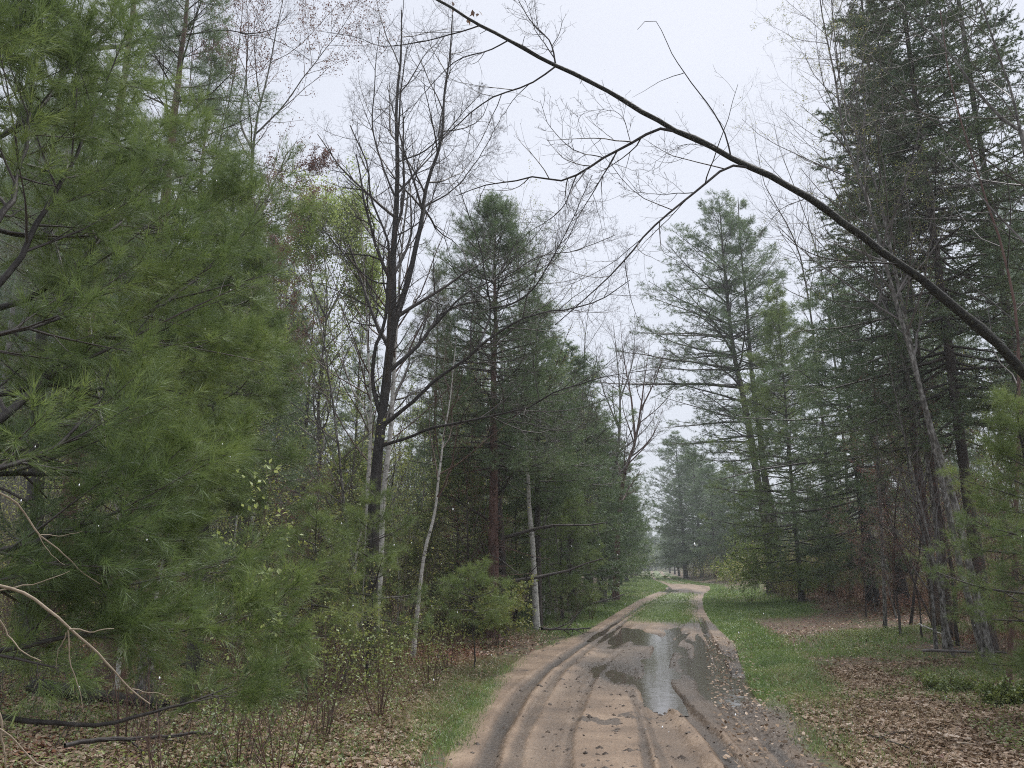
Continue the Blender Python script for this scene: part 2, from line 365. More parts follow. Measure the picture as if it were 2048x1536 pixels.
# the track: its own sheet with ruts, tread marks and mud
def rut_line(pts):
    return np.array([[X_at(px, ground_Y(py)), ground_Y(py)] for px, py in pts])
def dist_line(X, Y, L):
    best = np.full(X.shape, 1e9); al = np.zeros(X.shape); acc = 0
    for a, b in zip(L[:-1], L[1:]):
        d = b - a; n2 = (d ** 2).sum(); t = np.clip(((X - a[0]) * d[0] + (Y - a[1]) * d[1]) / n2, 0, 1)
        q = np.hypot(X - a[0] - t * d[0], Y - a[1] - t * d[1])
        m = q < best; best = np.where(m, q, best); al = np.where(m, acc + t * math.sqrt(n2), al); acc += math.sqrt(n2)
    return best, al
RUTS = [  # pixels along each wheel rut, half width (m), depth (m), mud, tread
    ([(960, 1560), (985, 1490), (1010, 1440), (1040, 1390), (1085, 1345), (1150, 1298), (1215, 1255), (1262, 1226), (1290, 1210), (1330, 1192), (1345, 1180), (1318, 1162), (1304, 1146)], .085, .040, 1.0, 0),
    ([(1020, 1560), (1040, 1480), (1075, 1410), (1120, 1345), (1180, 1295), (1240, 1250), (1290, 1222)], .06, .016, .7, 0),
    ([(1085, 1560), (1098, 1490), (1120, 1430), (1145, 1380), (1190, 1320), (1235, 1280), (1290, 1250)], .15, .018, .45, 1),
    ([(1130, 1560), (1140, 1470), (1160, 1410), (1195, 1340), (1240, 1300)], .04, .014, .6, 0),
    ([(1390, 1560), (1345, 1480), (1310, 1420), (1302, 1370), (1308, 1330), (1325, 1290), (1350, 1258), (1385, 1225), (1410, 1200), (1425, 1183), (1400, 1171), (1350, 1160), (1325, 1146)], .12, .034, .35, 1),
    ([(1300, 1560), (1285, 1470), (1272, 1410), (1262, 1380)], .035, .014, .7, 0),
    ([(1340, 1560), (1310, 1480), (1290, 1430), (1276, 1400)], .04, .016, .6, 0),
    ([(1490, 1560), (1420, 1470), (1358, 1410), (1330, 1370), (1324, 1330), (1342, 1290), (1372, 1265)], .075, .045, 1.0, 0),
    ([(1545, 1560), (1470, 1450), (1425, 1390), (1408, 1330), (1402, 1280), (1398, 1240)], .13, .026, .5, 1),
    ([(1600, 1560), (1515, 1460), (1468, 1400), (1452, 1350), (1430, 1300), (1412, 1262), (1400, 1235)], .07, .038, 1.0, 0),
    ([(1570, 1560), (1490, 1470), (1440, 1410), (1425, 1370)], .035, .014, .7, 0),
    ([(1650, 1560), (1560, 1460), (1510, 1400), (1480, 1350)], .12, .02, .6, 1),
]
def basin(X, Y):
    """where water and dark mud collect"""
    s = 0
    for px, py, rx, ry, a in [(1225, 1270, .5, 1.6, .62), (1262, 1262, .28, 2.2, .95), (1330, 1285, .24, 2.6, 1.25), (1312, 1330, .20, 1.5, 1.25), (1312, 1375, .18, .9, 1.2), (1322, 1405, .14, .5, 1.0), (1385, 1322, .35, 1.9, .7), (1402, 1290, .12, 2.4, 1.2), (1425, 1350, .22, 1.5, 1.1), (1450, 1385, .30, .8, 1.0), (1490, 1375, .3, .7, .9),
                              (1490, 1320, .4, 2.0, .6), (1352, 1262, .35, 1.5, .9), (1225, 1345, .4, 1.4, .8), (1345, 1181, 1.2, 5, 1.35)]:
        y0 = ground_Y(py); x0 = X_at(px, y0)
        s = s + a * np.exp(-(((X - x0) / rx) ** 2 + ((Y - y0) / ry) ** 2))
    return np.clip(s, 0, 1.4)
def churnf(X, Y):
    c = 0
    for px, py, rx, ry, a in [(1250, 1285, .6, 2.4, .9), (1240, 1345, .4, 1.6, .8), (1375, 1300, .9, 3.6, 1), (1440, 1340, .8, 3.0, 1), (1500, 1390, .55, 1.6, 1), (1560, 1460, .35, 1.4, .7), (1400, 1250, .8, 2.2, .8), (1350, 1182, 1.2, 5, 1)]:
        y0 = ground_Y(py); x0 = X_at(px, y0); c = c + a * np.exp(-(((X - x0) / rx) ** 2 + ((Y - y0) / ry) ** 2))
    return np.clip(c, 0, 1)
ty = np.concatenate([np.arange(1.0, 5.8, .1), np.arange(5.8, 12, .018), np.arange(12, 20, .035), np.arange(20, 60, .12), np.arange(60, 130, .8), np.arange(130, 700, 12)])
tu = np.linspace(0, 1, 260)
TU, TY = np.meshgrid(tu, ty)
mar = .3 + .004 * TY
xl, xr = roadL(TY) - mar, roadR(TY) + mar
TX = xl + (xr - xl) * TU
ins = -road_d(TX, TY) + noise2(TX, TY, 3.0, 5) * .16 + noise2(TX, TY, 9.0, 15) * .06 - .03
rb = np.random.default_rng(3)
TZ = .012 + noise2(TX, TY, 1.1, 1) * .012
mud = np.zeros(TX.shape); tread = np.zeros(TX.shape)
near_f = ss(60, 25, TY)
churn0 = np.exp(-(((TX - X_at(1385, ground_Y(1310))) / 1.5) ** 2 + ((TY - ground_Y(1310)) / 4.2) ** 2) ** 2)
for pts, hw, dep, md, tr in RUTS:
    L_ = rut_line(pts); d_, al = dist_line(TX, TY, L_)
    d_ = d_ + noise2(TX, TY, 4, 8) * .03 + rb.normal(size=TX.shape) * .006
    prof = np.exp(-(d_ / hw) ** 4 * .7)
    TZ -= dep * prof * (1 + 1.3 * churn0); TZ += dep * .45 * np.exp(-((d_ - hw * 1.7) / (hw * .45)) ** 2) * np.clip(.6 + noise2(TX, TY, 6, 18), 0, 1.6)
    mud = np.maximum(mud, md * prof * (.7 + .5 * noise2(TX, TY, 1.3, 2)))
    if tr:
        lug = np.sign(np.sin(al * 2 * np.pi / .075 + 2.5 * np.abs(d_) / hw)) * .5
        TZ += lug * .014 * prof * ss(.0, .5, noise2(TX, TY, 1.0, 7) + .45)
bs = basin(TX, TY)
fine = noise2(TX, TY, 7.0, 4) + rb.normal(size=TX.shape) * .25
TZ -= .060 * bs
uw = (TX - roadL(TY)) - .12 * np.sin(TY * .5)
TZ += .022 * np.clip(bs * 1.4, 0, 1) * noise2(uw * 3.2, TY * .35, 3.0, 27)
clod = np.clip(bs * 1.6, 0, 1) * ss(.15, .9, noise2(TX, TY, 1.7, 12) + .35)
churn = churnf(TX, TY) * ss(-.25, .35, noise2(TX, TY, 1.8, 66) + .15)
clod = np.maximum(clod, churn * ss(-.3, .5, noise2(TX, TY, 3.2, 67)))
mud = np.maximum(mud, churn)
damp = churnf(TX, TY) + .5 * churnf(TX + .5, TY - 1.0)
mud = np.maximum(mud, .72 * ss(.12, .6, damp + .25 * noise2(TX, TY, 1.5, 71)))
edge_mud = ss(1.0, .15, roadR(TY) - TX) * ss(20, 15, TY) * .9
clod = np.maximum(clod, edge_mud * .8)
TZ -= .030 * churn
TZ += clod * (.026 + .036 * np.clip(fine * .8 + noise2(TX, TY, 3.6, 88) * .6, -1, 1.4)) 
TZ += rb.normal(size=TX.shape) * .0030 + noise2(TX, TY, 5, 33) * .006
mud = np.maximum(mud, ss(.0, .8, noise2(TX, TY, 1.4, 41)) * .8 * ss(25, 15, TY))
mud = np.maximum(mud, .8 * (noise2(TX * 1.0, TY, 9, 43) > .72) * ss(26, 12, TY))
mud = np.clip(np.maximum(mud, clod * (.8 + .35 * fine)), 0, 1)
mud = np.clip(mud + .3 * np.clip(noise2(TX, TY, 2.0, 9), 0, 1) * ss(.0, .5, bs + .2), 0, 1)
# median of grass far out: raise the middle
mid = (TX - roadL(TY)) / (roadR(TY) - roadL(TY))
TZ += .05 * np.exp(-((mid - .5) / .2) ** 2) * ss(20, 30, TY)
TZ = np.where(ins > 0, TZ, TZ + ins * .5) + terrain(TX, TY) * ss(0, -.3, ins)
TZ -= .10 * ss(-.05, -.28, ins)
def track_mat():
    m, n, l = nodemat('wet_sand_and_mud')
    g = n.new('ShaderNodeNewGeometry')
    at = n.new('ShaderNodeAttribute'); at.attribute_name = 'rnd'
    wt = n.new('ShaderNodeAttribute'); wt.attribute_name = 'wet'
    t1 = n.new('ShaderNodeTexNoise'); t1.inputs['Scale'].default_value = 1.3; t1.inputs['Detail'].default_value = 5
    t2 = n.new('ShaderNodeTexNoise'); t2.inputs['Scale'].default_value = 45; t2.inputs['Detail'].default_value = 4; t2.inputs['Roughness'].default_value = .7
    for t in (t1, t2): l.new(g.outputs['Position'], t.inputs['Vector'])
    sand = ramp(n, [(.3, (.11, .074, .048)), (.5, (.215, .148, .098)), (.7, (.32, .232, .16))]); l.new(t1.outputs['Fac'], sand.inputs['Fac'])
    grit = ramp(n, [(.3, (.5, .5, .5)), (.5, (.95, .95, .95)), (.7, (1.15, 1.12, 1.1))]); l.new(t2.outputs['Fac'], grit.inputs['Fac'])
    mg = n.new('ShaderNodeMix'); mg.data_type = 'RGBA'; mg.blend_type = 'MULTIPLY'; mg.inputs[0].default_value = .8
    l.new(sand.outputs[0], mg.inputs[6]); l.new(grit.outputs[0], mg.inputs[7])
    mudc = ramp(n, [(.3, (.014, .011, .009)), (.6, (.05, .037, .028)), (.8, (.11, .08, .06))]); l.new(t2.outputs['Fac'], mudc.inputs['Fac'])
    mm = n.new('ShaderNodeMix'); mm.data_type = 'RGBA'; l.new(at.outputs['Fac'], mm.inputs[0]); l.new(mg.outputs[2], mm.inputs[6]); l.new(mudc.outputs[0], mm.inputs[7])
    ga = n.new('ShaderNodeAttribute'); ga.attribute_name = 'turf'
    gr = ramp(n, [(.3, (.05, .06, .02)), (.6, (.13, .18, .045))]); l.new(t2.outputs['Fac'], gr.inputs['Fac'])
    m3 = n.new('ShaderNodeMix'); m3.data_type = 'RGBA'; l.new(ga.outputs['Fac'], m3.inputs[0]); l.new(mm.outputs[2], m3.inputs[6]); l.new(gr.outputs[0], m3.inputs[7]); mm = m3
    b = n.new('ShaderNodeBsdfPrincipled'); l.new(mm.outputs[2], b.inputs['Base Color'])
    rr = ramp(n, [(0, (.62, .62, .62)), (.6, (.42, .42, .42)), (1, (.28, .28, .28))]); l.new(wt.outputs['Fac'], rr.inputs['Fac']); l.new(rr.outputs[0], b.inputs['Roughness'])
    b.inputs['Specular IOR Level'].default_value = .5
    bp = n.new('ShaderNodeBump'); bp.inputs['Strength'].default_value = .8; bp.inputs['Distance'].default_value = .014
    l.new(t2.outputs['Fac'], bp.inputs['Height']); l.new(bp.outputs[0], b.inputs['Normal'])
    o = n.new('ShaderNodeOutputMaterial'); l.new(b.outputs[0], o.inputs[0])
    return m
g = MB(); grid_mesh(g, TX, TY, TZ, mud)
trk = g.build('dirt_track', track_mat()); tag(trk, kind='structure')
wa = trk.data.attributes.new('wet', 'FLOAT', 'POINT')
wa.data.foreach_set('value', np.clip(np.maximum(bs, churn * .75) * 1.1 + mud * .25 + .12, 0, 1).astype(np.float32).ravel())

wa = trk.data.attributes.new('turf', 'FLOAT', 'POINT')
wa.data.foreach_set('value', gk(TX, TY).astype(np.float32).ravel())

# muddy water lying in the ruts
def water_mat():
    m, n, l = nodemat('muddy_water')
    g = n.new('ShaderNodeNewGeometry')
    t = n.new('ShaderNodeTexNoise'); t.inputs['Scale'].default_value = 5; t.inputs['Detail'].default_value = 1
    l.new(g.outputs['Position'], t.inputs['Vector'])
    b = n.new('ShaderNodeBsdfPrincipled'); b.inputs['Base Color'].default_value = (.09, .072, .06, 1); b.inputs['Roughness'].default_value = .07; b.inputs['IOR'].default_value = 1.55
    bp = n.new('ShaderNodeBump'); bp.inputs['Strength'].default_value = .10; bp.inputs['Distance'].default_value = .02
    l.new(t.outputs['Fac'], bp.inputs['Height']); l.new(bp.outputs[0], b.inputs['Normal'])
    o = n.new('ShaderNodeOutputMaterial'); l.new(b.outputs[0], o.inputs[0])
    return m
WM = water_mat()
def puddle(y0, y1, level, thr):
    yy = np.arange(y0, y1, .12); uu = np.linspace(0, 1, 60)
    U_, Y_ = np.meshgrid(uu, yy); X_ = roadL(Y_) + .12 + (roadR(Y_) - roadL(Y_) - .24) * U_
    keep = (basin(X_, Y_) > thr) | (churnf(X_, Y_) > .25)
    a, b = X_.shape; i = np.arange(a * b).reshape(a, b)
    kq = keep[:-1, :-1] & keep[1:, :-1] & keep[:-1, 1:] & keep[1:, 1:]
    q = np.stack([i[:-1, :-1], i[:-1, 1:], i[1:, 1:], i[1:, :-1]], -1)[kq]
    mb = MB(); mb.add(np.stack([X_, Y_, np.full(X_.shape, level)], -1).reshape(-1, 3), q)
    o = mb.build('puddle', WM); return o
tag(puddle(7.6, 24, -.029, .04), 'long muddy puddle filling the curved wheel ruts of the track', 'puddle')
tag(puddle(38, 64, -.030, .05), 'small far puddle where the track swings left', 'puddle')

# ------------------------------------------------------------------ trees: generators
def bare_tree(name, label, cat, limbs, rng, base=None, mats=('bark_grey', 'twig'), dens=1.0, up=.5, leaf=None, leafn=1, leafsize=.04, group=None, wob=.12,
              levels=3, ang=42, limb_name='limb', curl=0.0, lv=(9, 7, 5), t0=.25, sides=8, lfs=(.38, .42, .45), fine=.0016, rough=.05, cap1=2.6):
    """limbs: list of (points, r0, r1); the first is the trunk"""
    base = np.asarray(limbs[0][0][0] if base is None else base, float)
    root = empty(name, base, label, cat, group)
    K = 22; LP = []; LR = []
    for i, (pts, r0, r1) in enumerate(limbs):
        if i > 0:
            pts = np.array(pts, float); allp = np.concatenate([l_[:-1] + (l_[1:] - l_[:-1]) * f_ for l_ in LP for f_ in np.linspace(0, 1, 6)])
            dd = np.linalg.norm(allp - pts[0], axis=1)
            if dd.min() < 1.0: pts[0] = allp[dd.argmin()]
        q = smooth_line(pts, K, rng, .035 if i == 0 else .03); LP.append(q)
        R = r0 + (r1 - r0) * np.linspace(0, 1, K) ** .8
        if i == 0: R = R * (1 + .28 * np.exp(-np.linspace(0, 1, K) * 22))
        LR.append(R)
        mb = MB(); tubes(mb, q, R, sides if i == 0 else max(5, sides - 2), 0, rough=rough, rng=rng)
        mb.build('trunk' if i == 0 else limb_name, M[mats[0]], root, base)
    LP = np.array(LP); LR = np.array(LR)
    cr = MB(); last = None
    a, ar = grow(LP, LR, max(1, int(lv[0] * dens)), rng, t0=t0, ang=ang, lf=lfs[0], up=up, wob=wob, K=7, curl=curl, rmin=fine)
    ln = np.linalg.norm(np.diff(a, axis=1), axis=2).sum(1)
    f = np.minimum(1, cap1 / ln)[:, None, None]; a = a[:, :1] + (a - a[:, :1]) * f
    tubes(cr, a, ar, 4, 0)
    last = a
    if levels >= 2:
        b, br = grow(a, ar, max(1, int(lv[1] * dens)), rng, t0=.15, ang=ang, lf=lfs[1], up=up * .6, wob=wob * 1.2, K=6, curl=curl, rmin=fine); tubes(cr, b, br, 3, 0); last = b
    if levels >= 3:
        c, c_r = grow(b, br, max(1, int(lv[2] * dens)), rng, t0=.15, ang=ang + 5, lf=lfs[2], up=up * .5, wob=wob * 1.2, K=4, curl=curl, rmin=fine * .8); tubes(cr, c, c_r, 3, 0); last = c
    if levels >= 4:
        d, d_r = grow(c, c_r, 3, rng, t0=.2, ang=ang + 5, lf=.5, up=up * .4, wob=wob, K=3, rmin=fine * .7); tubes(cr, d, d_r, 3, 0); last = d
    if leaf:
        p = last.reshape(-1, 3); leaves(cr, p, leafsize, rng, 1, n=leafn, jit=leafsize)
    cr.build('crown', [M[mats[1]]] + ([M[leaf]] if leaf else []), root, base)
    return root

def prof_pine(u): return np.clip(np.minimum(1.0, (1 - u) * 1.35 + .10) * (0.6 + .4 * ss(0, .2, u)), .05, 1)
def prof_spruce(u): return np.clip((1 - u) * 1.05 + .05, .05, 1) * (0.75 + .25 * ss(0, .15, u))
def prof_col(u): return np.clip(np.minimum(1.0, (1 - u) * 2.6 + .06), .05, 1)

def conifer(name, label, trunk, r0, zb, Lmax, rng, style='pine', nb=90, nb2=9, nb3=5, mats=('bark_pine', 'twig', 'needle'), n=9, nl=.10, w=.006, tuf=3, prof=prof_pine,
            e0=-8, e1=50, up=.35, group=None, cat='pine tree', bias=None, sides=9, dead=0, ts=.22, base=None, droop=0.05, gap=0.0):
    trunk = np.asarray(trunk, float)
    base = trunk[0] if base is None else base
    root = empty(name, base, label, cat, group)
    K = 24; T = smooth_line(trunk, K, rng, .05)
    R = r0 * (1 - .93 * np.linspace(0, 1, K) ** .9) * (1 + .35 * np.exp(-np.linspace(0, 1, K) * 25))
    tb = MB(); tubes(tb, T, R, sides, 0, rough=.05, rng=rng)
    zt, z0 = T[-1, 2], T[0, 2]
    u = 1 - (1 - (np.arange(nb) + rng.random(nb)) / (nb + .3)) ** (.85 if prof is not prof_col else .92)
    if gap > 0:   # group into whorls, leaving gaps between them
        nw = max(3, int(nb / 6)); u = (np.floor(u * nw) + rng.normal(size=nb) * .10 + .5) / nw; u = np.clip(u, 0, .995)
    t = zb + (1 - zb) * u
    p, _ = samp(T[None], t[None]); p = p[0]
    az = np.arange(nb) * 2.39996 + rng.normal(size=nb) * .5
    L = Lmax * prof(u) * rng.uniform(.6, 1.12, nb); L = np.maximum(L, .22)
    if bias is not None:   # a crown fuller on one side
        c = np.cos(az - math.radians(bias[0])); L = L * (1 + bias[1] * c)
    el = np.radians(e0 + (e1 - e0) * u ** 1.3 + rng.normal(size=nb) * 6)
    D = np.stack([np.cos(az) * np.cos(el), np.sin(az) * np.cos(el), np.sin(el)], -1)
    KB = 9; B = np.empty((nb, KB, 3)); B[:, 0] = p; st = (L / (KB - 1))[:, None]
    for k in range(1, KB):
        B[:, k] = B[:, k - 1] + D * st
        D = nrm(D + np.array([0, 0, up / (KB - 1) * (k / KB * 2 - .2)]) + rng.normal(size=(nb, 3)) * .05)
    BR = np.maximum(.004 + L * .011, .004)[:, None] * np.linspace(1, .2, KB)[None]
    cr = MB()
    tubes(cr, B, BR, 4, 0)
    b2, r2 = grow(B, BR, nb2, rng, t0=.22, ang=52, lf=.36, tl=.55, up=.12, wob=.06, K=5, flat=.75, rmin=.002)
    tubes(cr, b2, r2, 3, 0)
    kp = np.repeat(np.clip(np.linalg.norm(B[:, -1] - B[:, 0], axis=1) / (.42 * Lmax), .10, 1), nb2)
    ok = rng.random(len(b2)) < kp; b2 = b2[ok]; r2 = r2[ok]
    if style == 'pine':
        b3, r3 = grow(b2, r2, nb3, rng, t0=.25, ang=42, L=ts, tl=.2, up=.35, wob=.06, K=3, flat=.45, rmin=.0015)
        tubes(cr, b3, r3, 3, 0)
        for S in (b3,):
            tt = np.linspace(.35, 1, tuf)[None] * np.ones((len(S), 1))
            q, a = samp(S, tt); needles(cr, q.reshape(-1, 3), a.reshape(-1, 3), n, nl, w, rng, droop=droop)
        e = b2[:, -1]; needles(cr, e, nrm(b2[:, -1] - b2[:, -2]), n + 4, nl, w, rng, droop=droop)
        e = B[:, -1]; needles(cr, e, nrm(B[:, -1] - B[:, -2]), n + 6, nl, w, rng)
    else:
        b3, r3 = grow(b2, r2, nb3, rng, t0=.1, ang=50, lf=.42, tl=.4, up=-.15, wob=.05, K=3, flat=.7, rmin=.0015)
        tubes(cr, b3, r3, 3, 0)
        for S, mlt in ((b3, 1), (b2, 2)):
            tt = (np.arange(tuf * mlt) + .5)[None] / (tuf * mlt) * np.ones((len(S), 1))
            q, a = samp(S, tt); needles(cr, q.reshape(-1, 3), a.reshape(-1, 3), n, nl, w, rng, spread=.75, fwd=.5)
    if dead:
        ud = zb * rng.random(dead) * .9 + .06
        p, _ = samp(T[None], ud[None]); p = p[0]; az = rng.random(dead) * 6.28; el = np.radians(rng.normal(size=dead) * 12 - 5)
        D = np.stack([np.cos(az) * np.cos(el), np.sin(az) * np.cos(el), np.sin(el)], -1); Ld = Lmax * rng.uniform(.25, .7, dead)
        DB = p[:, None] + D[:, None] * Ld[:, None, None] * np.linspace(0, 1, 6)[None, :, None] + np.cumsum(rng.normal(size=(dead, 6, 3)) * .02, 1) * np.linspace(0, 1, 6)[None, :, None]
        DR = np.full((dead, 1), .010) * np.linspace(1, .3, 6)[None]
        tubes(tb, DB, DR, 4, 0)
        d2, dr2 = grow(DB, DR, 5, rng, t0=.2, ang=50, lf=.3, wob=.1, K=4, rmin=.0018); tubes(tb, d2, dr2, 3, 0)
    tb.build('trunk', M[mats[0]], root, base)
    cr.build('crown', [M[mats[1]], M[mats[2]]], root, base)
    return root

def copy_tree(o, loc, rz, s, label, group=None, sz=None, cat=None):
    c = o.copy(); sc.collection.objects.link(c)
    c.location = tuple(float(v) for v in loc); c.rotation_euler = (0, 0, rz); c.scale = (s, s, s if sz is None else sz)
    c['label'] = label
    if group: c['group'] = group
    if cat: c['category'] = cat
    for ch in list(o.children):
        d = ch.copy(); sc.collection.objects.link(d); d.parent = c
    return c
def vert(px, Y, H, lean=(0, 0), n=4):
    X = X_at(px, Y); z0 = th(X, Y) - .05
    return [np.array([X + lean[0] * t, Y + lean[1] * t, z0 + (H + .05) * t]) for t in np.linspace(0, 1, n)]
def topH(px, Y, ytop):
    return P(px, ytop, Y)[2]
def PP(lst, Y, dY=0.0):
    n = len(lst)
    return [P(a, b, Y + dY * i / max(n - 1, 1)) for i, (a, b) in enumerate(lst)]
def foot(lst, Y, dY=0.0):
    """pixel line whose first point is dropped on the ground"""
    q = PP(lst, Y, dY); q[0][2] = th(q[0][0], q[0][1]) - .06
    return q
SEED = np.random.default_rng

# ------------------------------------------------------------------ hero trees
# 1. the thin tree that leans across the track from the right
def leaning_tree():
    rng = SEED(11)
    main = [(2500, 1290), (2330, 1080), (2180, 880), (2048, 718), (1960, 642), (1850, 545), (1740, 470), (1650, 408), (1560, 358), (1490, 325), (1400, 276), (1340, 252), (1240, 196), (1120, 136), (1020, 84), (950, 44), (870, -4), (740, -70), (600, -120)]
    Y0 = 5.6
    pts = [P(a, b, Y0 + 1.5 * i / 18) for i, (a, b) in enumerate(main)]
    pts[0][2] = th(pts[0][0], pts[0][1]) - .08
    base = pts[0]
    root = empty('leaning_tree', base, 'long thin dark bare tree leaning over the track in an arch from the right', 'tree')
    def Yat(px): return float(np.interp(px, [m_[0] for m_ in main][::-1], [m_[1] for m_ in pts][::-1]))
    mb = MB(); K = 60; q = smooth_line(pts, K, rng, .075)
    R = np.interp(np.linspace(0, 1, K), [0, .15, .45, .7, 1], [.062, .042, .031, .019, .009])
    R = R * (1 + .10 * np.sin(np.arange(K) * 1.9) * rng.random(K) + .22 * (rng.random(K) < .12)); tubes(mb, q, R, 10, 0, rough=.06, rng=rng)
    st_, sr_ = grow(q[None], R[None], 16, rng, t0=.1, ang=60, L=.09, tl=0, K=3, rmin=.004, tip=.7, wob=.1); tubes(mb, st_, sr_, 5, 0); mb.build('trunk', M['mossy'], root, base)
    br = [([(1112, 139), (1061, 168), (990, 195), (936, 234), (873, 293), (830, 345), (800, 400)], .010),
          ([(1025, 92), (975, 103), (924, 117), (889, 144), (834, 203), (800, 260)], .008),
          ([(963, 53), (904, 68), (842, 84), (768, 94), (717, 76), (639, 62)], .008),
          ([(1127, 135), (1100, 86), (1061, 43), (1037, 0), (1020, -40)], .009), ([(1098, 119), (1072, 66), (1064, 47), (1050, 0)], .006),
          ([(1357, 256), (1314, 257), (1263, 285), (1208, 316), (1158, 351), (1115, 365), (1076, 355), (1029, 363), (970, 371), (912, 392)], .016),
          ([(1224, 312), (1197, 367), (1162, 429), (1127, 499), (1080, 562)], .006),
          ([(1490, 322), (1459, 332), (1420, 359), (1357, 410), (1295, 464), (1248, 523), (1180, 590), (1110, 650)], .013),
          ([(1470, 304), (1451, 269), (1420, 215), (1369, 148), (1342, 105), (1314, 47), (1291, 43), (1275, 59)], .008),
          ([(1369, 152), (1326, 160), (1290, 180), (1264, 195)], .004),
          ([(1810, 534), (1716, 523), (1658, 519), (1600, 495), (1560, 465)], .008),
          ([(1357, 410), (1310, 388), (1271, 384), (1248, 378)], .005), ([(1430, 290), (1380, 285), (1340, 300), (1300, 330)], .004), ([(1208, 316), (1150, 300), (1100, 250), (1080, 200)], .006),
          ([(1263, 285), (1240, 230), (1190, 220), (1150, 235)], .004), ([(1600, 395), (1560, 420), (1520, 470)], .004), ([(1158, 351), (1120, 420), (1050, 470), (1000, 520)], .006)]
    cr = MB(); LP = []; LR = []; LP_all = []
    for i, (l_, r0) in enumerate(br):
        y0 = Yat(l_[0][0]); dy = rng.uniform(-.5, .5)
        pp = [P(a, b, y0 + dy * k / len(l_)) for k, (a, b) in enumerate(l_)]
        cand = [q] + LP_all
        allp = np.concatenate(cand); dd = np.linalg.norm(allp - pp[0], axis=1)
        if dd.min() < .6: pp[0] = allp[dd.argmin()]
        s_ = smooth_line(pp, 16, rng, .012); LP_all.append(s_); rr = r0 * np.linspace(1, .28, 16)
        m2 = MB(); tubes(m2, s_, rr, 6, 0); m2.build('limb', M['bark_dark'], root, base)
        if i not in (8, 9): LP.append(s_); LR.append(rr)
    a, ar = grow(np.array(LP), np.array(LR), 12, rng, t0=.10, ang=48, lf=.42, tl=.4, up=.5, wob=.10, K=9, curl=.10, rmin=.0021)
    tubes(cr, a, ar, 4, 0)
    b, b_ = grow(a, ar, 5, rng, t0=.2, ang=48, lf=.46, up=.5, wob=.10, K=7, curl=.10, rmin=.0015); tubes(cr, b, b_, 3, 0)
    c, c_ = grow(b, b_, 2, rng, t0=.3, ang=45, lf=.4, up=.4, wob=.08, K=4, rmin=.0013); tubes(cr, c, c_, 3, 0)
    k3 = [P(a, b, 6.9) for a, b in ((944, 22), (951, 26), (940, 30), (905, 8))]
    leaves(cr, np.repeat(np.array(k3), 2, 0), .06, rng, 1, jit=.02, droop=1)
    cr.build('crown', [M['twig'], M['brownleaf']], root, base)
leaning_tree()

# 2. the dark many-limbed cherry on the left of the track
DC = 13.0
cl = [([(742, 1322), (742, 1150), (748, 1000), (757, 900), (768, 790), (778, 700), (786, 660), (786, 590), (786, 519), (795, 410), (797, 332), (795, 215), (803, 117), (803, 20)], .132, .012, 0),
      ([(751, 840), (748, 780), (746, 743), (751, 692), (770, 647), (777, 569), (779, 500), (768, 460), (742, 400), (735, 330), (700, 250)], .055, .01, -.5),
      ([(787, 674), (805, 600), (818, 562), (838, 463), (849, 401), (842, 429), (854, 363), (881, 281), (886, 215), (889, 175), (900, 98), (905, 30)], .085, .01, .5),
      ([(790, 752), (828, 699), (862, 658), (880, 630), (925, 610), (962, 602)], .055, .018, 1.0),
      ([(880, 630), (920, 595), (962, 569), (1020, 545), (1081, 511), (1150, 500), (1230, 470)], .03, .006, 1.4),
      ([(790, 858), (828, 801), (876, 753), (934, 712), (962, 685), (1034, 641), (1090, 625), (1133, 620), (1200, 600), (1260, 560)], .055, .006, -1.2),
      ([(962, 685), (982, 624), (975, 569), (955, 476), (930, 410), (915, 360)], .028, .005, -.9),
      ([(982, 624), (1030, 605), (1068, 576), (1110, 510), (1150, 432), (1185, 350)], .024, .005, -1.6),
      ([(780, 890), (821, 873), (859, 856), (958, 836), (1023, 822), (1061, 815), (1112, 784), (1160, 770), (1197, 757), (1310, 738)], .042, .004, -2),
      ([(1023, 822), (1060, 848), (1081, 856), (1150, 866), (1240, 885)], .012, .003, -1.5),
      ([(777, 569), (739, 555), (678, 497), (637, 446), (615, 420)], .022, .005, -1.0),
      ([(796, 400), (760, 320), (745, 250), (750, 150), (760, 60)], .03, .006, .7),
      ([(800, 330), (850, 300), (905, 250), (960, 190)], .022, .005, -.6),
      ([(845, 405), (900, 385), (950, 330), (1000, 240)], .022, .005, .8),
      ([(797, 470), (840, 440), (870, 380), (880, 330)], .02, .005, .4)]
lim = []
for pts, r0, r1, dy in cl:
    q = PP(pts, DC, dy)
    if r0 == .132: q[0][2] = -.05
    lim.append((q, r0 * (1 if r0 == .132 else .72), r1))
DC_OBJ = bare_tree('cherry_tree', 'large dark bare cherry tree with many spreading limbs standing left of the track', 'tree', lim, SEED(5), mats=('bark_dark', 'twig'), lv=(15, 9, 6), levels=4, curl=.05, t0=.30, up=.55, lfs=(.32, .45, .48), sides=14, fine=.0020, cap1=2.4)

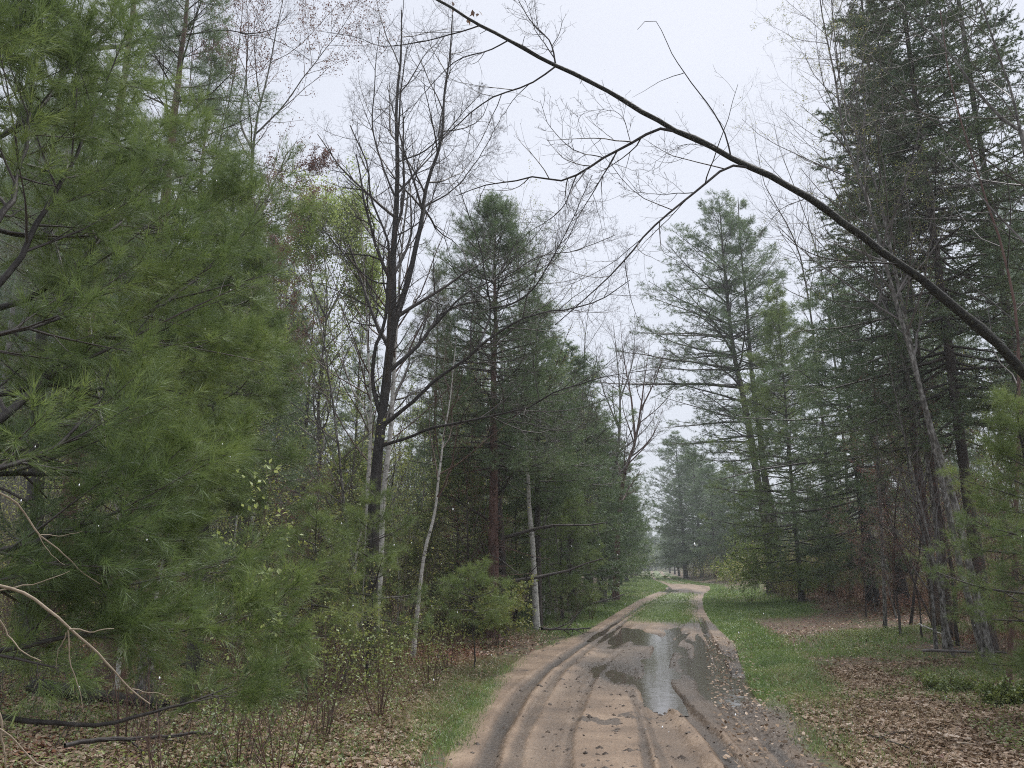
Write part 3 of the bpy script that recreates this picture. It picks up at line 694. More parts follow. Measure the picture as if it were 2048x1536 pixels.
# 3. bare maple with crowded thin stems, upper left, and its neighbours
def thin(name, label, pts, Y, r0, seed, mats=('bark_grey', 'twig_grey'), leaf=None, dY=0, cat='tree', lv=(26, 6, 4), up=.7, group=None, r1=.006, extra=(), **k):
    q = foot(pts, Y, dY); rng = SEED(seed)
    lim = [(q, r0, r1)] + [(PP(e, Y, d), ra, .004) for e, ra, d in extra]
    return bare_tree(name, label, cat, lim, rng, mats=mats, leaf=leaf, lv=lv, up=up, group=group, **k)
thin('maple_tree', 'tall bare red maple forking above the pines in the upper left', [(470, 1290), (472, 900), (485, 600), (500, 380), (512, 250), (537, 140), (552, 60), (575, -40)], 15, .10, 21, mats=('bark_grey', 'twig_red'), leaf='redbud', lv=(16, 8, 5), t0=.42,
     extra=[([(500, 300), (480, 240), (490, 170), (497, 60), (490, -30)], .03, .5), ([(512, 270), (560, 220), (610, 150), (680, 60), (720, 0)], .022, -.6), ([(500, 330), (590, 345), (650, 320)], .012, .4), ([(520, 210), (470, 160), (420, 90)], .014, .2)], leafsize=.035, fine=.002)
thin('maple_tree', 'bare maple sapling leaning beside the forked maple, tiny red buds', [(400, 1290), (380, 900), (410, 500), (430, 330), (455, 200), (480, 60), (490, -60)], 16.5, .06, 22, mats=('bark_grey', 'twig_red'), leaf='redbud', lv=(22, 7, 4), leafsize=.035, t0=.45, fine=.002)
thin('maple_tree', 'slender budding maple with pale leaning stems behind the left pine', [(330, 1290), (340, 800), (352, 450), (370, 280), (382, 150), (390, 0)], 17.5, .07, 23, mats=('bark_grey', 'twig_red'), leaf='redbud', lv=(26, 7, 4), leafsize=.035, t0=.4, fine=.002)
thin('red_maple', 'rust coloured budding maple between the left pine and the bright green aspen', [(560, 1290), (556, 900), (545, 650), (548, 500), (560, 400)], 19, .08, 24, mats=('bark_grey', 'twig_red'), leaf='redbud', lv=(30, 9, 6), leafn=2, leafsize=.045, t0=.45, fine=.002, cap1=1.5)
thin('maple_tree', 'twiggy maple with sparse brown buds above the left pine tip', [(520, 1290), (525, 900), (522, 620), (530, 480), (515, 380)], 21, .07, 25, mats=('bark_grey', 'twig_red'), leaf='brownleaf', lv=(24, 8, 5), leafn=1, leafsize=.04, t0=.45, fine=.002, cap1=1.6)
thin('oak_tree', 'dark oak with a heavy crooked limb reaching across the upper left', [(60, 1300), (80, 800), (100, 400), (128, 90), (170, -60)], 12, .16, 26, mats=('bark_dark', 'twig'), leaf=None, lv=(10, 7, 5), t0=.6,
     extra=[([(120, 105), (180, 100), (250, 92), (300, 80), (345, 75), (375, 62), (398, 20), (405, -30)], .06, -1), ([(375, 63), (440, 62), (500, 68), (545, 60), (580, 25)], .018, -.5), ([(165, 78), (200, 50), (232, 15), (240, -30)], .04, .3), ([(500, 68), (560, 85), (620, 120)], .008, .3)], levels=3)
thin('aspen_tree', 'fresh bright green leafing aspen left of the dark cherry', [(640, 1290), (645, 1000), (640, 800), (655, 620), (650, 520), (645, 435)], 21, .09, 27, mats=('bark_grey', 'twig_grey'), leaf='fresh', lv=(34, 10, 6), leafn=1, leafsize=.065, t0=.38, cap1=2.3,
     extra=[([(655, 640), (690, 560), (700, 480), (690, 425)], .03, .5), ([(650, 640), (620, 560), (612, 470), (620, 425)], .03, -.5), ([(655, 700), (720, 620), (740, 540)], .025, .5)], lfs=(.40, .45, .5))

# 4. white pine limbs pressing in from the left edge, close to the camera
def near_pine():
    rng = SEED(31)
    base = np.array([-3.9, 3.5, th(-3.9, 3.5) - .05])
    root = empty('white_pine', base, 'big white pine filling the left edge with soft needles close to the camera', 'pine tree')
    tb = MB(); T = smooth_line([base, base + [.05, .1, 3], base + [.0, .2, 6], base + [.1, .1, 11]], 20); tubes(tb, T, .17 * np.linspace(1, .3, 20), 14, 0, rough=.05, rng=rng)
    tb.build('trunk', M['bark_pine'], root, base)
    A = [([(-40, 600), (27, 525), (82, 420), (130, 342), (171, 260), (195, 202), (222, 144), (240, 90)], 3.6, 4.2),
         ([(-60, 520), (0, 410), (17, 342), (41, 256), (51, 171), (68, 79), (80, 20)], 3.3, 3.8),
         ([(-200, 720), (0, 667), (68, 655), (130, 633), (171, 613), (219, 587), (308, 541), (360, 520)], 3.5, 4.6),
         ([(-150, 960), (0, 849), (44, 818), (85, 773), (126, 722), (164, 685), (212, 674), (273, 640), (325, 609), (362, 579), (400, 551), (440, 512), (490, 460), (520, 400)], 3.5, 5.6),
         ([(-200, 1000), (0, 948), (68, 924), (126, 886), (154, 845), (188, 811), (212, 756), (222, 712)], 3.2, 4.4),
         ([(-200, 1120), (0, 1080), (110, 1050), (239, 1013), (273, 961), (330, 935), (400, 905), (430, 880)], 3.3, 4.6),
         ([(-200, 1010), (-60, 960), (40, 955), (160, 950), (260, 935), (330, 900), (420, 880)], 3.4, 5.0),
         ([(-200, 1170), (0, 1150), (100, 1128), (200, 1130), (300, 1085), (370, 1080)], 3.3, 4.3),
         ([(-200, 1300), (0, 1320), (110, 1300), (220, 1275), (330, 1270), (430, 1250), (540, 1225)], 3.3, 4.4), ([(-150, 1190), (60, 1180), (220, 1165), (350, 1150), (470, 1120)], 3.6, 5.2), ([(-200, 1440), (0, 1425), (200, 1435), (330, 1410), (420, 1385), (520, 1350)], 3.4, 4.8),
         ([(-150, 800), (0, 790), (90, 770), (180, 775), (260, 760), (350, 745), (450, 700)], 3.6, 5.2),
         ([(-150, 330), (-20, 290), (60, 230), (120, 150), (150, 60), (165, -20)], 3.6, 4.6),
         ([(-150, 180), (-20, 100), (30, 40), (60, -40)], 3.4, 3.6), ([(-100, 640), (60, 590), (180, 500), (260, 430), (320, 350), (345, 290)], 3.9, 5.4),
         ([(212, 674), (300, 692), (370, 700), (440, 690), (510, 668)], 4.6, 5.6),
         ([(-100, 440), (100, 480), (230, 470), (330, 460), (420, 420)], 4.0, 5.6),
         ([(-100, 250), (60, 330), (180, 340), (280, 300), (330, 240)], 4.3, 5.6)]
    LP = []; LR = []
    for pts, ya, yb in A:
        n = len(pts); q = [P(a, b, ya + (yb - ya) * i / (n - 1)) for i, (a, b) in enumerate(pts)]
        w = smooth_line(q, 20, rng, .03); L = np.linalg.norm(np.diff(w, axis=0), axis=1).sum()
        r = (.006 + L * .0055) * np.linspace(1, .16, 20); LP.append(w); LR.append(r)
        mb = MB(); tubes(mb, w, r, 7, 0, rough=.04, rng=rng); mb.build('limb', M['bark_dark'], root, base)
    LP = np.array(LP); LR = np.array(LR); cr = MB()
    low = np.array([l_[-1][2] < 1.12 for l_ in LP])
    b, br = grow(LP[~low], LR[~low], 15, rng, t0=.12, ang=48, dang=10, lf=.32, tl=.55, up=.12, wob=.05, K=7, flat=.6, rmin=.0022)
    b1, br1 = grow(LP[low], LR[low], 6, rng, t0=.66, ang=40, dang=10, L=.34, tl=.45, up=.12, wob=.05, K=7, flat=.75, rmin=.0022)
    b = np.concatenate([b, b1]); br = np.concatenate([br, br1]); tubes(cr, b, br, 4, 0)
    c, c_ = grow(b, br, 6, rng, t0=.2, ang=42, lf=.42, tl=.4, up=.15, wob=.05, K=5, flat=.45, rmin=.0016); tubes(cr, c, c_, 3, 0)
    d, d_ = grow(c, c_, 3, rng, t0=.3, ang=38, L=.14, tl=.2, up=.3, wob=.05, K=3, flat=.3, rmin=.0013)
    for S, a0, m in ((c, .6, 4), (d, .35, 4), (b, .8, 4)):
        tt = np.linspace(a0, 1, m)[None] * np.ones((len(S), 1)); q, a = samp(S, tt)
        needles(cr, q.reshape(-1, 3), a.reshape(-1, 3), 13, .10, .0021, rng, spread=.52, fwd=.85, droop=.08)
    cr.build('crown', [M['twig'], M['needle_near']], root, base)
near_pine()

def pine_at(px, Y, ytop, label, seed, zb=.12, Lmax=1.8, r0=.12, nb=90, lean=(0, 0), **k):
    H = topH(px, Y, ytop)
    return conifer('white_pine', label, vert(px, Y, H, lean), r0, zb, Lmax, SEED(seed), nb=nb, **k)
pine_at(370, 8.8, 350, 'mid height white pine behind the nearest pine limbs, soft pale green top', 32, zb=.34, Lmax=1.05, r0=.08, nb=80, nb2=10, nb3=5, n=12, w=.0035, tuf=4, nl=.095, mats=('bark_dark', 'twig', 'needle_near'), dead=14)
pine_at(215, 10.5, -160, 'tall white pine showing above the near limbs on the far left', 33, zb=.25, Lmax=2.0, r0=.15, nb=90, n=10, w=.004, tuf=3, mats=('bark_red', 'twig', 'needle'), dead=14)
pine_at(95, 13, -260, 'tall dark pine behind the limbs in the left corner', 34, zb=.2, Lmax=2.2, r0=.17, nb=90, n=9, w=.005, tuf=3, mats=('bark_red', 'twig', 'olive'), dead=10)
pine_at(300, 13.5, 60, 'reddish barked thin pine with sparse crown behind the maples', 35, zb=.4, Lmax=1.2, r0=.10, nb=55, n=8, w=.005, mats=('bark_red', 'twig', 'spruce'), dead=20, gap=1)
pine_at(470, 15, 600, 'young white pine at the foot of the bare maples', 36, zb=.12, Lmax=1.5, r0=.08, nb=70, n=9, w=.005)
pine_at(590, 24, 590, 'green pine filling the gap between the rusty maple and the cherry', 45, zb=.1, Lmax=2.2, r0=.11, nb=100, n=8, w=.008, dead=10)
pine_at(695, 27, 660, 'pine showing low between the aspen and the cherry trunk', 46, zb=.1, Lmax=2.2, r0=.11, nb=90, n=8, w=.008, dead=10)
pine_at(985, 17.5, 408, 'full dense white pine behind the cherry, pointed top against the sky', 37, zb=.36, Lmax=1.95, r0=.15, nb=150, nb2=10, nb3=5, n=9, w=.006, mats=('bark_red', 'twig', 'needle'), dead=46, prof=prof_col)
pine_at(1075, 21, 600, 'white pine with drooping right side boughs next to the pointed pine', 38, zb=.34, Lmax=1.9, r0=.12, nb=110, n=9, w=.007, dead=20)
pine_at(860, 22.5, 545, 'yellowish pine top showing behind the cherry trunk', 39, zb=.5, Lmax=1.3, r0=.09, nb=60, n=8, w=.006, mats=('bark_red', 'twig', 'olive'), dead=24)
# little pines by the cherry's foot
pine_at(735, 10.8, 985, 'young white pine with feathery boughs hiding the foot of the cherry', 41, zb=.2, Lmax=.95, r0=.018, nb=26, nb2=8, nb3=3, n=12, w=.0028, tuf=4, nl=.09, mats=('bark_dark', 'twig', 'needle_near'), ts=.15)
pine_at(610, 9.6, 1000, 'smaller young white pine left of the feathery one', 42, zb=.3, Lmax=.8, r0=.014, nb=20, nb2=8, nb3=3, n=12, w=.0028, tuf=4, nl=.09, mats=('bark_dark', 'twig', 'needle_near'), ts=.15)
pine_at(950, 12.5, 1150, 'pine seedling with a few green boughs beside the leaf strewn verge', 43, zb=.5, Lmax=.75, r0=.014, nb=14, nb2=7, nb3=3, n=12, w=.004, tuf=3, mats=('bark_dark', 'twig', 'needle_near'), ts=.14)

for px_, Y_, yt_, sd_, lb_ in [(915, 19, 900, 47, 'short bushy young pine between the crooked birch and the brown trunk'), (1030, 22, 850, 48, 'young pine filling the space behind the straight birch'), (1125, 23.5, 880, 49, 'young pine with boughs to the ground at the start of the left row'), (690, 19, 900, 50, 'young pine low behind the cherry trunk')]:
    pine_at(px_, Y_, yt_, lb_, sd_, zb=.06, Lmax=1.5, r0=.05, nb=75, n=9, w=.006, mats=('bark_dark', 'twig', 'needle_near'))
# 5. birches and stems of the left wood
def birch(label, pts, Y, r0, seed, dY=0, mats=('birch', 'twig_red'), leaf=None, name='birch_tree', group=None, lv=(16, 6, 4), **k):
    return thin(name, label, pts, Y, r0, seed, mats=mats, leaf=leaf, dY=dY, lv=lv, cat='birch tree' if 'birch' in name else 'tree', group=group, fine=.0018, **k)
birch('white birch with a straight pale trunk nearest the track on the left', [(1072, 1225), (1066, 1100), (1058, 1000), (1050, 850), (1040, 640), (1036, 500), (1030, 430)], 20, .085, 51, leaf='yellowgreen', leafsize=.035, t0=.4)
birch('crooked slim birch leaning right between the cherry and the straight birch', [(828, 1245), (845, 1130), (868, 1040), (878, 960), (895, 830), (905, 760), (912, 680)], 14, .045, 52, t0=.45)
birch('pale birch trunk close behind the right side of the cherry', [(748, 1262), (758, 1150), (765, 1000), (776, 900), (787, 780), (793, 700), (800, 560), (812, 420), (830, 300)], 13.4, .075, 53, t0=.5)
birch('pale birch trunk just left of the cherry trunk', [(728, 1240), (733, 1100), (737, 950), (742, 820), (738, 700), (730, 560), (722, 450)], 13.6, .055, 54, t0=.5)
birch('thin birch with wavy pale limbs left of the cherry', [(735, 1250), (738, 1000), (735, 850), (700, 780), (683, 720), (685, 650), (690, 600)], 14.2, .045, 55, t0=.4)
birch('thin white birch deep among the left pines', [(500, 1250), (505, 1000), (503, 840), (512, 760), (520, 690)], 20, .06, 56, t0=.6)
birch('slender birch just right of the straight birch', [(1085, 1215), (1088, 1100), (1090, 950), (1094, 870), (1100, 760)], 23, .06, 57, t0=.4, leaf='yellowgreen', leafsize=.04)
birch('second slender birch deeper in the row', [(1112, 1205), (1115, 1100), (1120, 1000), (1128, 900), (1130, 800)], 26, .06, 58, t0=.4, leaf='yellowgreen', leafsize=.04)
birch('broken off pale birch stub in the row', [(1098, 1205), (1099, 1100), (1098, 1030), (1100, 975)], 25, .06, 59, t0=.6, lv=(3, 3, 2))
birch('faint birch at the far end of the left row', [(1142, 1190), (1143, 1100), (1150, 1000), (1152, 900)], 31, .06, 60, t0=.4, leaf='yellowgreen', leafsize=.05)
thin('red_pine', 'rough reddish brown barked trunk between the crooked and straight birches', [(1006, 1235), (1003, 1150), (999, 1050), (994, 940), (990, 860), (984, 700), (980, 600)], 18.6, .125, 61, mats=('bark_pine', 'twig'), lv=(20, 6, 4), up=0, cat='tree', ang=75, t0=.1)
# bare trees in the gap of sky beyond
thin('maple_tree', 'reddish bare tree fanning out against the pale sky gap above the track', [(1230, 1150), (1236, 1060), (1248, 952), (1271, 882), (1283, 804), (1292, 740), (1300, 680)], 36, .16, 62, mats=('bark_red', 'twig_red'), lv=(12, 8, 6), t0=.3, fine=.004, extra=[([(1271, 882), (1262, 800), (1248, 720), (1240, 640)], .07, 1), ([(1283, 820), (1310, 760), (1330, 700)], .05, -1), ([(1255, 930), (1300, 880), (1325, 820)], .04, 1)], lfs=(.32, .42, .45))
thin('maple_tree', 'grey bare tree left of the reddish one in the sky gap', [(1205, 1150), (1210, 1050), (1235, 900), (1240, 800), (1232, 700), (1225, 640)], 33, .14, 63, mats=('bark_grey', 'twig_grey'), lv=(12, 8, 6), t0=.35, fine=.004, extra=[([(1238, 860), (1200, 760), (1190, 680)], .05, 1), ([(1240, 800), (1265, 720), (1270, 650)], .05, 1)], lfs=(.32, .42, .45))
thin('maple_tree', 'bare sapling top standing above the left row of pines', [(1150, 1150), (1160, 900), (1168, 760), (1170, 680), (1180, 600)], 28, .08, 64, mats=('bark_grey', 'twig_grey'), lv=(16, 7, 5), t0=.35, fine=.003)

# 6. right side: tall twin pine, dark pines, bare poplars, spruces
conifer('white_pine', 'tall twin trunked white pine with layered boughs reaching left over the track', foot([(1545, 1150), (1535, 1060), (1515, 960), (1500, 870), (1478, 760), (1465, 700), (1450, 560), (1438, 400)], 38), .27, .30, 5.6, SEED(71), nb=96, nb2=12, nb3=6, n=9, w=.012, nl=.14, ts=.32, gap=1, bias=(180, .25), mats=('bark_pine', 'twig', 'needle'), dead=16, prof=prof_pine, e0=4, e1=45, up=.1)
conifer('white_pine', 'second stem of the twin pine, slightly right of and behind the first', foot([(1556, 1150), (1548, 1050), (1530, 950), (1518, 850), (1503, 740), (1492, 600), (1482, 500), (1476, 395)], 39), .235, .40, 3.8, SEED(72), nb=62, nb2=12, nb3=6, n=9, w=.012, nl=.14, ts=.32, gap=1, bias=(0, .1), mats=('bark_pine', 'twig', 'needle'), dead=12, e0=4, e1=45, up=.1)
conifer('white_pine', 'broad pine on a black trunk right of the track with drooping left boughs', foot([(1748, 1200), (1735, 1100), (1722, 980), (1705, 850), (1690, 740), (1675, 640), (1660, 555)], 26), .18, .13, 3.4, SEED(73), nb=130, nb2=11, nb3=5, n=9, w=.010, nl=.12, bias=(180, .3), mats=('bark_dark', 'twig', 'needle'), dead=10, e0=-20, e1=32)
conifer('white_pine', 'pine on the second black trunk, with higher boughs', foot([(1806, 1190), (1792, 1100), (1770, 980), (1748, 880), (1730, 760), (1715, 640), (1700, 540)], 25), .17, .28, 2.6, SEED(74), nb=75, nb2=10, nb3=5, n=8, w=.008, nl=.11, mats=('bark_dark', 'twig', 'needle'), dead=26)
pine_at(1605, 31, 585, 'rounded soft green pine between the twin pine and the black trunks', 75, zb=.06, Lmax=3.3, r0=.10, nb=170, n=9, w=.010, nl=.12, mats=('bark_pine', 'twig', 'needle_near'))
def spruce_at(px, Y, ytop, label, seed, Lmax, zb=.1, nb=150, r0=.16, mat='spruce', **k):
    H = topH(px, Y, ytop)
    return conifer('spruce_tree', label, vert(px, Y, H, (.1, .1)), r0 * .7, zb, Lmax, SEED(seed), style='spruce', nb=nb, nb2=14, nb3=5, n=6, nl=.05, w=.011, tuf=4, prof=prof_spruce, e0=-18, e1=30, up=.3, mats=('bark_pine', 'twig', mat), cat='spruce tree', **k)
spruce_at(1985, 13.5, -420, 'towering dark spruce on the right edge with dense sweeping boughs', 76, 2.9, nb=215, zb=.2)
spruce_at(1880, 17.5, -180, 'tall dark spruce, left one of the pair, its edge against the sky', 77, 2.3, nb=180, zb=.26)
spruce_at(2120, 15.5, -500, 'spruce leaning into the right corner with long lower boughs', 78, 2.4, nb=120, zb=.3)
spruce_at(1905, 16, -60, 'olive tinted conifer top in the upper right, seen through the bare stems', 80, 1.5, nb=110, zb=.55, r0=.12, mat='olive')
PL = ('bark_grey', 'twig_grey')
thin('poplar_tree', 'tallest pale bare poplar rising right of the track', [(1985, 1320), (1950, 1180), (1905, 1000), (1860, 850), (1802, 640), (1755, 469), (1717, 351), (1689, 273), (1670, 156), (1642, 0), (1630, -80)], 11.5, .06, 81, mats=PL, lv=(26, 8, 4), t0=.38, levels=4, lfs=(.22, .4, .42), leaf='yellowgreen', leafsize=.018, leafn=1, fine=.0016)
thin('poplar_tree', 'pale bare poplar with mottled bark close beside the tallest one', [(1968, 1300), (1925, 1150), (1890, 1000), (1845, 800), (1802, 600), (1755, 390), (1720, 289), (1693, 218), (1677, 129), (1665, 0), (1655, -80)], 12.2, .055, 82, mats=PL, lv=(26, 8, 4), t0=.4, levels=3, lfs=(.22, .4, .42), fine=.0016)
thin('poplar_tree', 'reddish stemmed bare tree in front of the dark spruces', [(2005, 1330), (2030, 1100), (2040, 800), (2029, 600), (1970, 390), (1939, 297), (1900, 160), (1880, 20)], 9.5, .032, 83, mats=('bark_red', 'twig'), lv=(16, 7, 4), t0=.4, fine=.0014)
thin('poplar_tree', 'smooth grey bare stem crossing the upper right corner', [(2160, 1330), (2110, 800), (2050, 300), (2005, 129), (1962, 0), (1950, -60)], 8.5, .055, 84, mats=PL, lv=(14, 7, 4), t0=.45, fine=.0014,
     extra=[([(2060, 300), (2044, 265), (2001, 234), (1943, 164), (1872, 78), (1790, 0), (1740, -60)], .026, .8), ([(2001, 236), (1900, 234), (1830, 222), (1790, 232), (1700, 250)], .008, -.4), ([(1943, 164), (1860, 175), (1780, 150), (1720, 80), (1690, 20)], .008, .4)])
thin('poplar_tree', 'slim bare tree standing left of the poplar pair', [(1700, 1170), (1690, 900), (1660, 640), (1640, 520), (1600, 400), (1560, 300), (1548, 245)], 30, .075, 85, mats=PL, lv=(18, 8, 5), t0=.45, fine=.0026)
thin('poplar_tree', 'gnarled bare tree right behind the twin pine, top bent left', [(1660, 1150), (1650, 900), (1610, 560), (1570, 440), (1530, 370), (1505, 250)], 32, .10, 86, mats=('bark_pine', 'twig'), lv=(16, 8, 6), t0=.5, fine=.0028, levels=3)
thin('poplar_tree', 'twiggy bare tree filling the gap between the poplars and the spruce', [(1760, 1170), (1750, 800), (1735, 560), (1700, 420), (1680, 260), (1655, 180)], 18, .045, 87, mats=PL, lv=(22, 8, 5), t0=.4, fine=.0024)
thin('poplar_tree', 'tall grey stem bending up behind the leaning trunk', [(1880, 1200), (1860, 950), (1800, 700), (1745, 520), (1720, 350), (1715, 200), (1700, 60)], 14, .05, 88, mats=PL, lv=(18, 7, 5), t0=.4, fine=.0018)
pine_at(2135, 8.0, 800, 'young pine at the right edge with low feathery boughs', 89, zb=.15, Lmax=1.15, r0=.05, nb=50, nb2=9, nb3=4, n=12, w=.003, tuf=4, nl=.09, mats=('bark_dark', 'twig', 'needle_near'), ts=.15)

# 7. pines lining the track further on: three builds, copied and scaled
protos = {}
def gen_protos():
    O = np.array([0, 0, 0.0])
    def tr(h, lx): return [O, O + [lx * .3, 0, h * .33], O + [lx * .6, 0, h * .66], O + [lx, 0, h]]
    return [conifer('white_pine', 'x', tr(10, .2), .13, .10, 2.1, SEED(101), nb=105, nb2=9, nb3=4, n=8, nl=.13, w=.012, tuf=3, prof=prof_col, dead=12),
            conifer('white_pine', 'x', tr(10, -.2), .12, .16, 1.8, SEED(102), nb=95, nb2=9, nb3=4, n=8, nl=.13, w=.012, tuf=3, dead=14),
            conifer('white_pine', 'x', tr(10, .1), .13, .25, 2.0, SEED(103), nb=90, nb2=9, nb3=4, n=8, nl=.13, w=.012, tuf=3, gap=1, dead=16)]
PR = gen_protos(); first = [True, True, True]
def put_pine(px, Y, ytop, kind, label, group=None, wide=1.0, rz=None, X=None):
    X = X_at(px, Y) if X is None else X
    z0 = th(X, Y) - .05; H = P(px, ytop, Y)[2] - z0; s = H / 10.0
    o = PR[kind]; rz = float(SEED(abs(int(px * 7 + Y * 13))).random() * 6.28) if rz is None else rz
    sxy = (.55 + .45 * s) * wide
    if first[kind]:
        first[kind] = False
        o.location = (X, Y, z0); o.rotation_euler = (0, 0, rz); o.scale = (sxy, sxy, s); o['label'] = label
        if group: o['group'] = group
        return o
    return copy_tree(o, (X, Y, z0), rz, sxy, label, group, sz=s)
GL = 'white pines in the row along the left of the track'
for px, Y, yt, k, lab, wd in [
    (1145, 27, 700, 0, 'full green pine nearest in the left row, its boughs low to the ground', 1.25), (1178, 33, 770, 1, 'second pine of the left row with sloping top', 1.25),
    (1205, 41, 830, 0, 'third pine of the left row, edge against the pale sky', 1.3), (1222, 50, 868, 2, 'fourth pine of the left row, slightly hazy', 1.4),
    (1240, 62, 915, 0, 'fifth pine of the left row, greyed by rain', 1.4), (1253, 78, 950, 1, 'sixth pine of the left row, faded by haze', 1.5),
    (1264, 98, 985, 0, 'seventh pine of the left row, small and hazy', 1.2), (1274, 125, 1015, 2, 'eighth pine of the left row, pale with distance', 1.3), (1281, 160, 1040, 1, 'farthest pale pine of the left row beside the track end', 1.4)]:
    put_pine(px, Y, yt, k, lab, GL, wd)
GR = 'hazy white pines standing together right of the far track'
for px, Y, yt, k, lab, wd in [
    (1372, 98, 868, 0, 'bluish pine with pointed top, leftmost of the far right group', 1.65), (1405, 92, 900, 0, 'dense bluish pine second in the far right group', 1.65),
    (1432, 84, 925, 0, 'lighter green pine in the middle of the far right group', 1.65), (1475, 74, 930, 0, 'broad pale green pine right in the far group beside the twin pine', 1.65),
    (1440, 110, 960, 1, 'fainter pine showing behind the middle of the far right group', 1.65), (1510, 70, 960, 2, 'faint pine behind the twin pine trunks', 1.3),
    (1358, 120, 985, 0, 'hazy pine at the inner bend right of the track', 1.2), (1390, 105, 915, 0, 'pine filling the gap between the two bluish pines', 1.5), (1455, 95, 945, 1, 'pine filling the gap left of the broad pale green one', 1.5), (1350, 145, 1020, 1, 'small grey pine just right of the track end', 1.2), (1340, 165, 1050, 2, 'palest pine right of the track end', 1.3)]:
    put_pine(px, Y, yt, k, lab, GR, wd)
for i, (px, Y, yt) in enumerate([(1296, 240, 1070), (1304, 265, 1062), (1313, 250, 1072), (1322, 270, 1066), (1331, 245, 1060), (1288, 220, 1055), (1340, 225, 1055)]):
    put_pine(px, Y, yt, i % 3, 'misty pine closing the far end of the track', 'misty pines at the far end of the track', 1.5)

# wood behind on both sides: pines at fixed spots
rw = SEED(200)
def cap(px):
    return float(np.interp(px, [-400, 0, 330, 560, 600, 700, 820, 850, 950, 1080, 1150, 1200, 1560, 1640, 1700, 1760, 1800, 1900, 2500], [-50, 0, 300, 420, 700, 760, 700, 640, 520, 560, 700, 790, 900, 620, 580, 560, 420, 300, 100]))
spots = []
def free(x, y, r):
    for a, b in spots:
        if (a - x) ** 2 + (b - y) ** 2 < r * r: return False
    return True
cnt = 0
for _ in range(3000):
    if cnt >= 22: break
    Y = 19 + 34 * rw.random() ** .8; px = rw.uniform(-120, 1150); X = X_at(px, Y)
    if X > roadL(Y) - 3.2 or not free(X, Y, 2.1) or (Y < 19 and 640 < px < 1130): continue
    if px > 560 and Y < 30: continue
    spots.append((X, Y)); cnt += 1
    yt = cap(px) + rw.uniform(0, 260) + (60 if Y > 20 else 120)
    put_pine(px, Y, yt, int(rw.integers(3)), 'green pine standing deep in the crowded left wood', 'pines deep in the left wood', rw.uniform(.6, .85))
cnt = 0
for _ in range(3000):
    if cnt >= 10: break
    Y = 40 + 35 * rw.random(); px = rw.uniform(1570, 2200); X = X_at(px, Y)
    if X < roadR(Y) + 6 or not free(X, Y, 2.4): continue
    spots.append((X, Y)); cnt += 1
    yt = cap(px) + rw.uniform(60, 330)
    put_pine(px, Y, yt, int(rw.integers(3)), 'green pine standing deep in the right wood', 'pines deep in the right wood', rw.uniform(.6, .85))

# bare and leafing saplings between them
def sap_protos():
    O = np.array([0, 0, 0.0]); out = []
    for i, (mats, leaf, ls) in enumerate([(('bark_grey', 'twig_grey'), None, 0), (('bark_dark', 'twig'), 'yellowgreen', .035), (('birch', 'twig_red'), 'fresh', .04), (('bark_pine', 'twig_red'), 'redbud', .035)]):
        rng = SEED(300 + i); q = [O + [0, 0, 0], O + [rng.normal() * .1, rng.normal() * .1, 2], O + [rng.normal() * .2, rng.normal() * .2, 4], O + [rng.normal() * .3, rng.normal() * .3, 6]]
        out.append(bare_tree(['sapling', 'sapling', 'young_birch', 'sapling'][i], 'x', 'birch tree' if i == 2 else 'sapling', [(q, .035, .005)], rng, mats=mats, leaf=leaf, leafsize=ls, lv=(26, 6, 4), up=.6, t0=.18, lfs=(.28, .4, .42), sides=6, fine=.0022))
    return out
SP = sap_protos(); sfirst = [True] * 4
SL = ['thin grey bare sapling', 'dark thin sapling with opening yellow green leaves', 'slim white young birch with small new leaves', 'reddish twigged sapling with swelling buds']
def put_sap(X, Y, H, k, where, rz, lean):
    o = SP[k]
    if sfirst[k]: sfirst[k] = False
    else:
        c = o.copy(); sc.collection.objects.link(c)
        for ch in list(o.children):
            d = ch.copy(); sc.collection.objects.link(d); d.parent = c
        o = c
    s = H / 6.0
    o.location = (X, Y, th(X, Y) - .04); o.rotation_euler = (lean[0], lean[1], rz); o.scale = (.5 + .5 * s, .5 + .5 * s, s)
    o['label'] = SL[k] + ' ' + where; o['group'] = ['grey bare saplings', 'leafing saplings', 'young birches', 'reddish saplings'][k] + ' ' + where
sp2 = []
def near_sap(X, Y, r): return any((a - X) ** 2 + (b - Y) ** 2 < r * r for a, b in sp2)
cnt = 0
for _ in range(5000):
    if cnt >= 95: break
    Y = 9 + 32 * rw.random(); px = rw.uniform(120, 1200); X = X_at(px, Y)
    if X > roadL(Y) - 1.6 or near_sap(X, Y, .9): continue
    sp2.append((X, Y)); cnt += 1
    put_sap(X, Y, rw.uniform(2.2, 6.5), int(rw.choice(4, p=[.15, .4, .32, .13])), 'crowded in the left wood', rw.random() * 6, rw.normal(size=2) * .07)
cnt = 0
for _ in range(5000):
    if cnt >= 75: break
    Y = 11 + 35 * rw.random(); px = rw.uniform(1440, 2150); X = X_at(px, Y)
    dR = X - roadR(Y)
    if dR < 3.0 or near_sap(X, Y, .7) or (Y < 30 and px < 1640): continue
    sp2.append((X, Y)); cnt += 1
    put_sap(X, Y, rw.uniform(2.0, 6.0) * (1 if px > 1640 else .55), int(rw.choice(4, p=[.5, .15, .05, .3])), 'crowded in the right wood', rw.random() * 6, rw.normal(size=2) * .09 + [0, -.05])

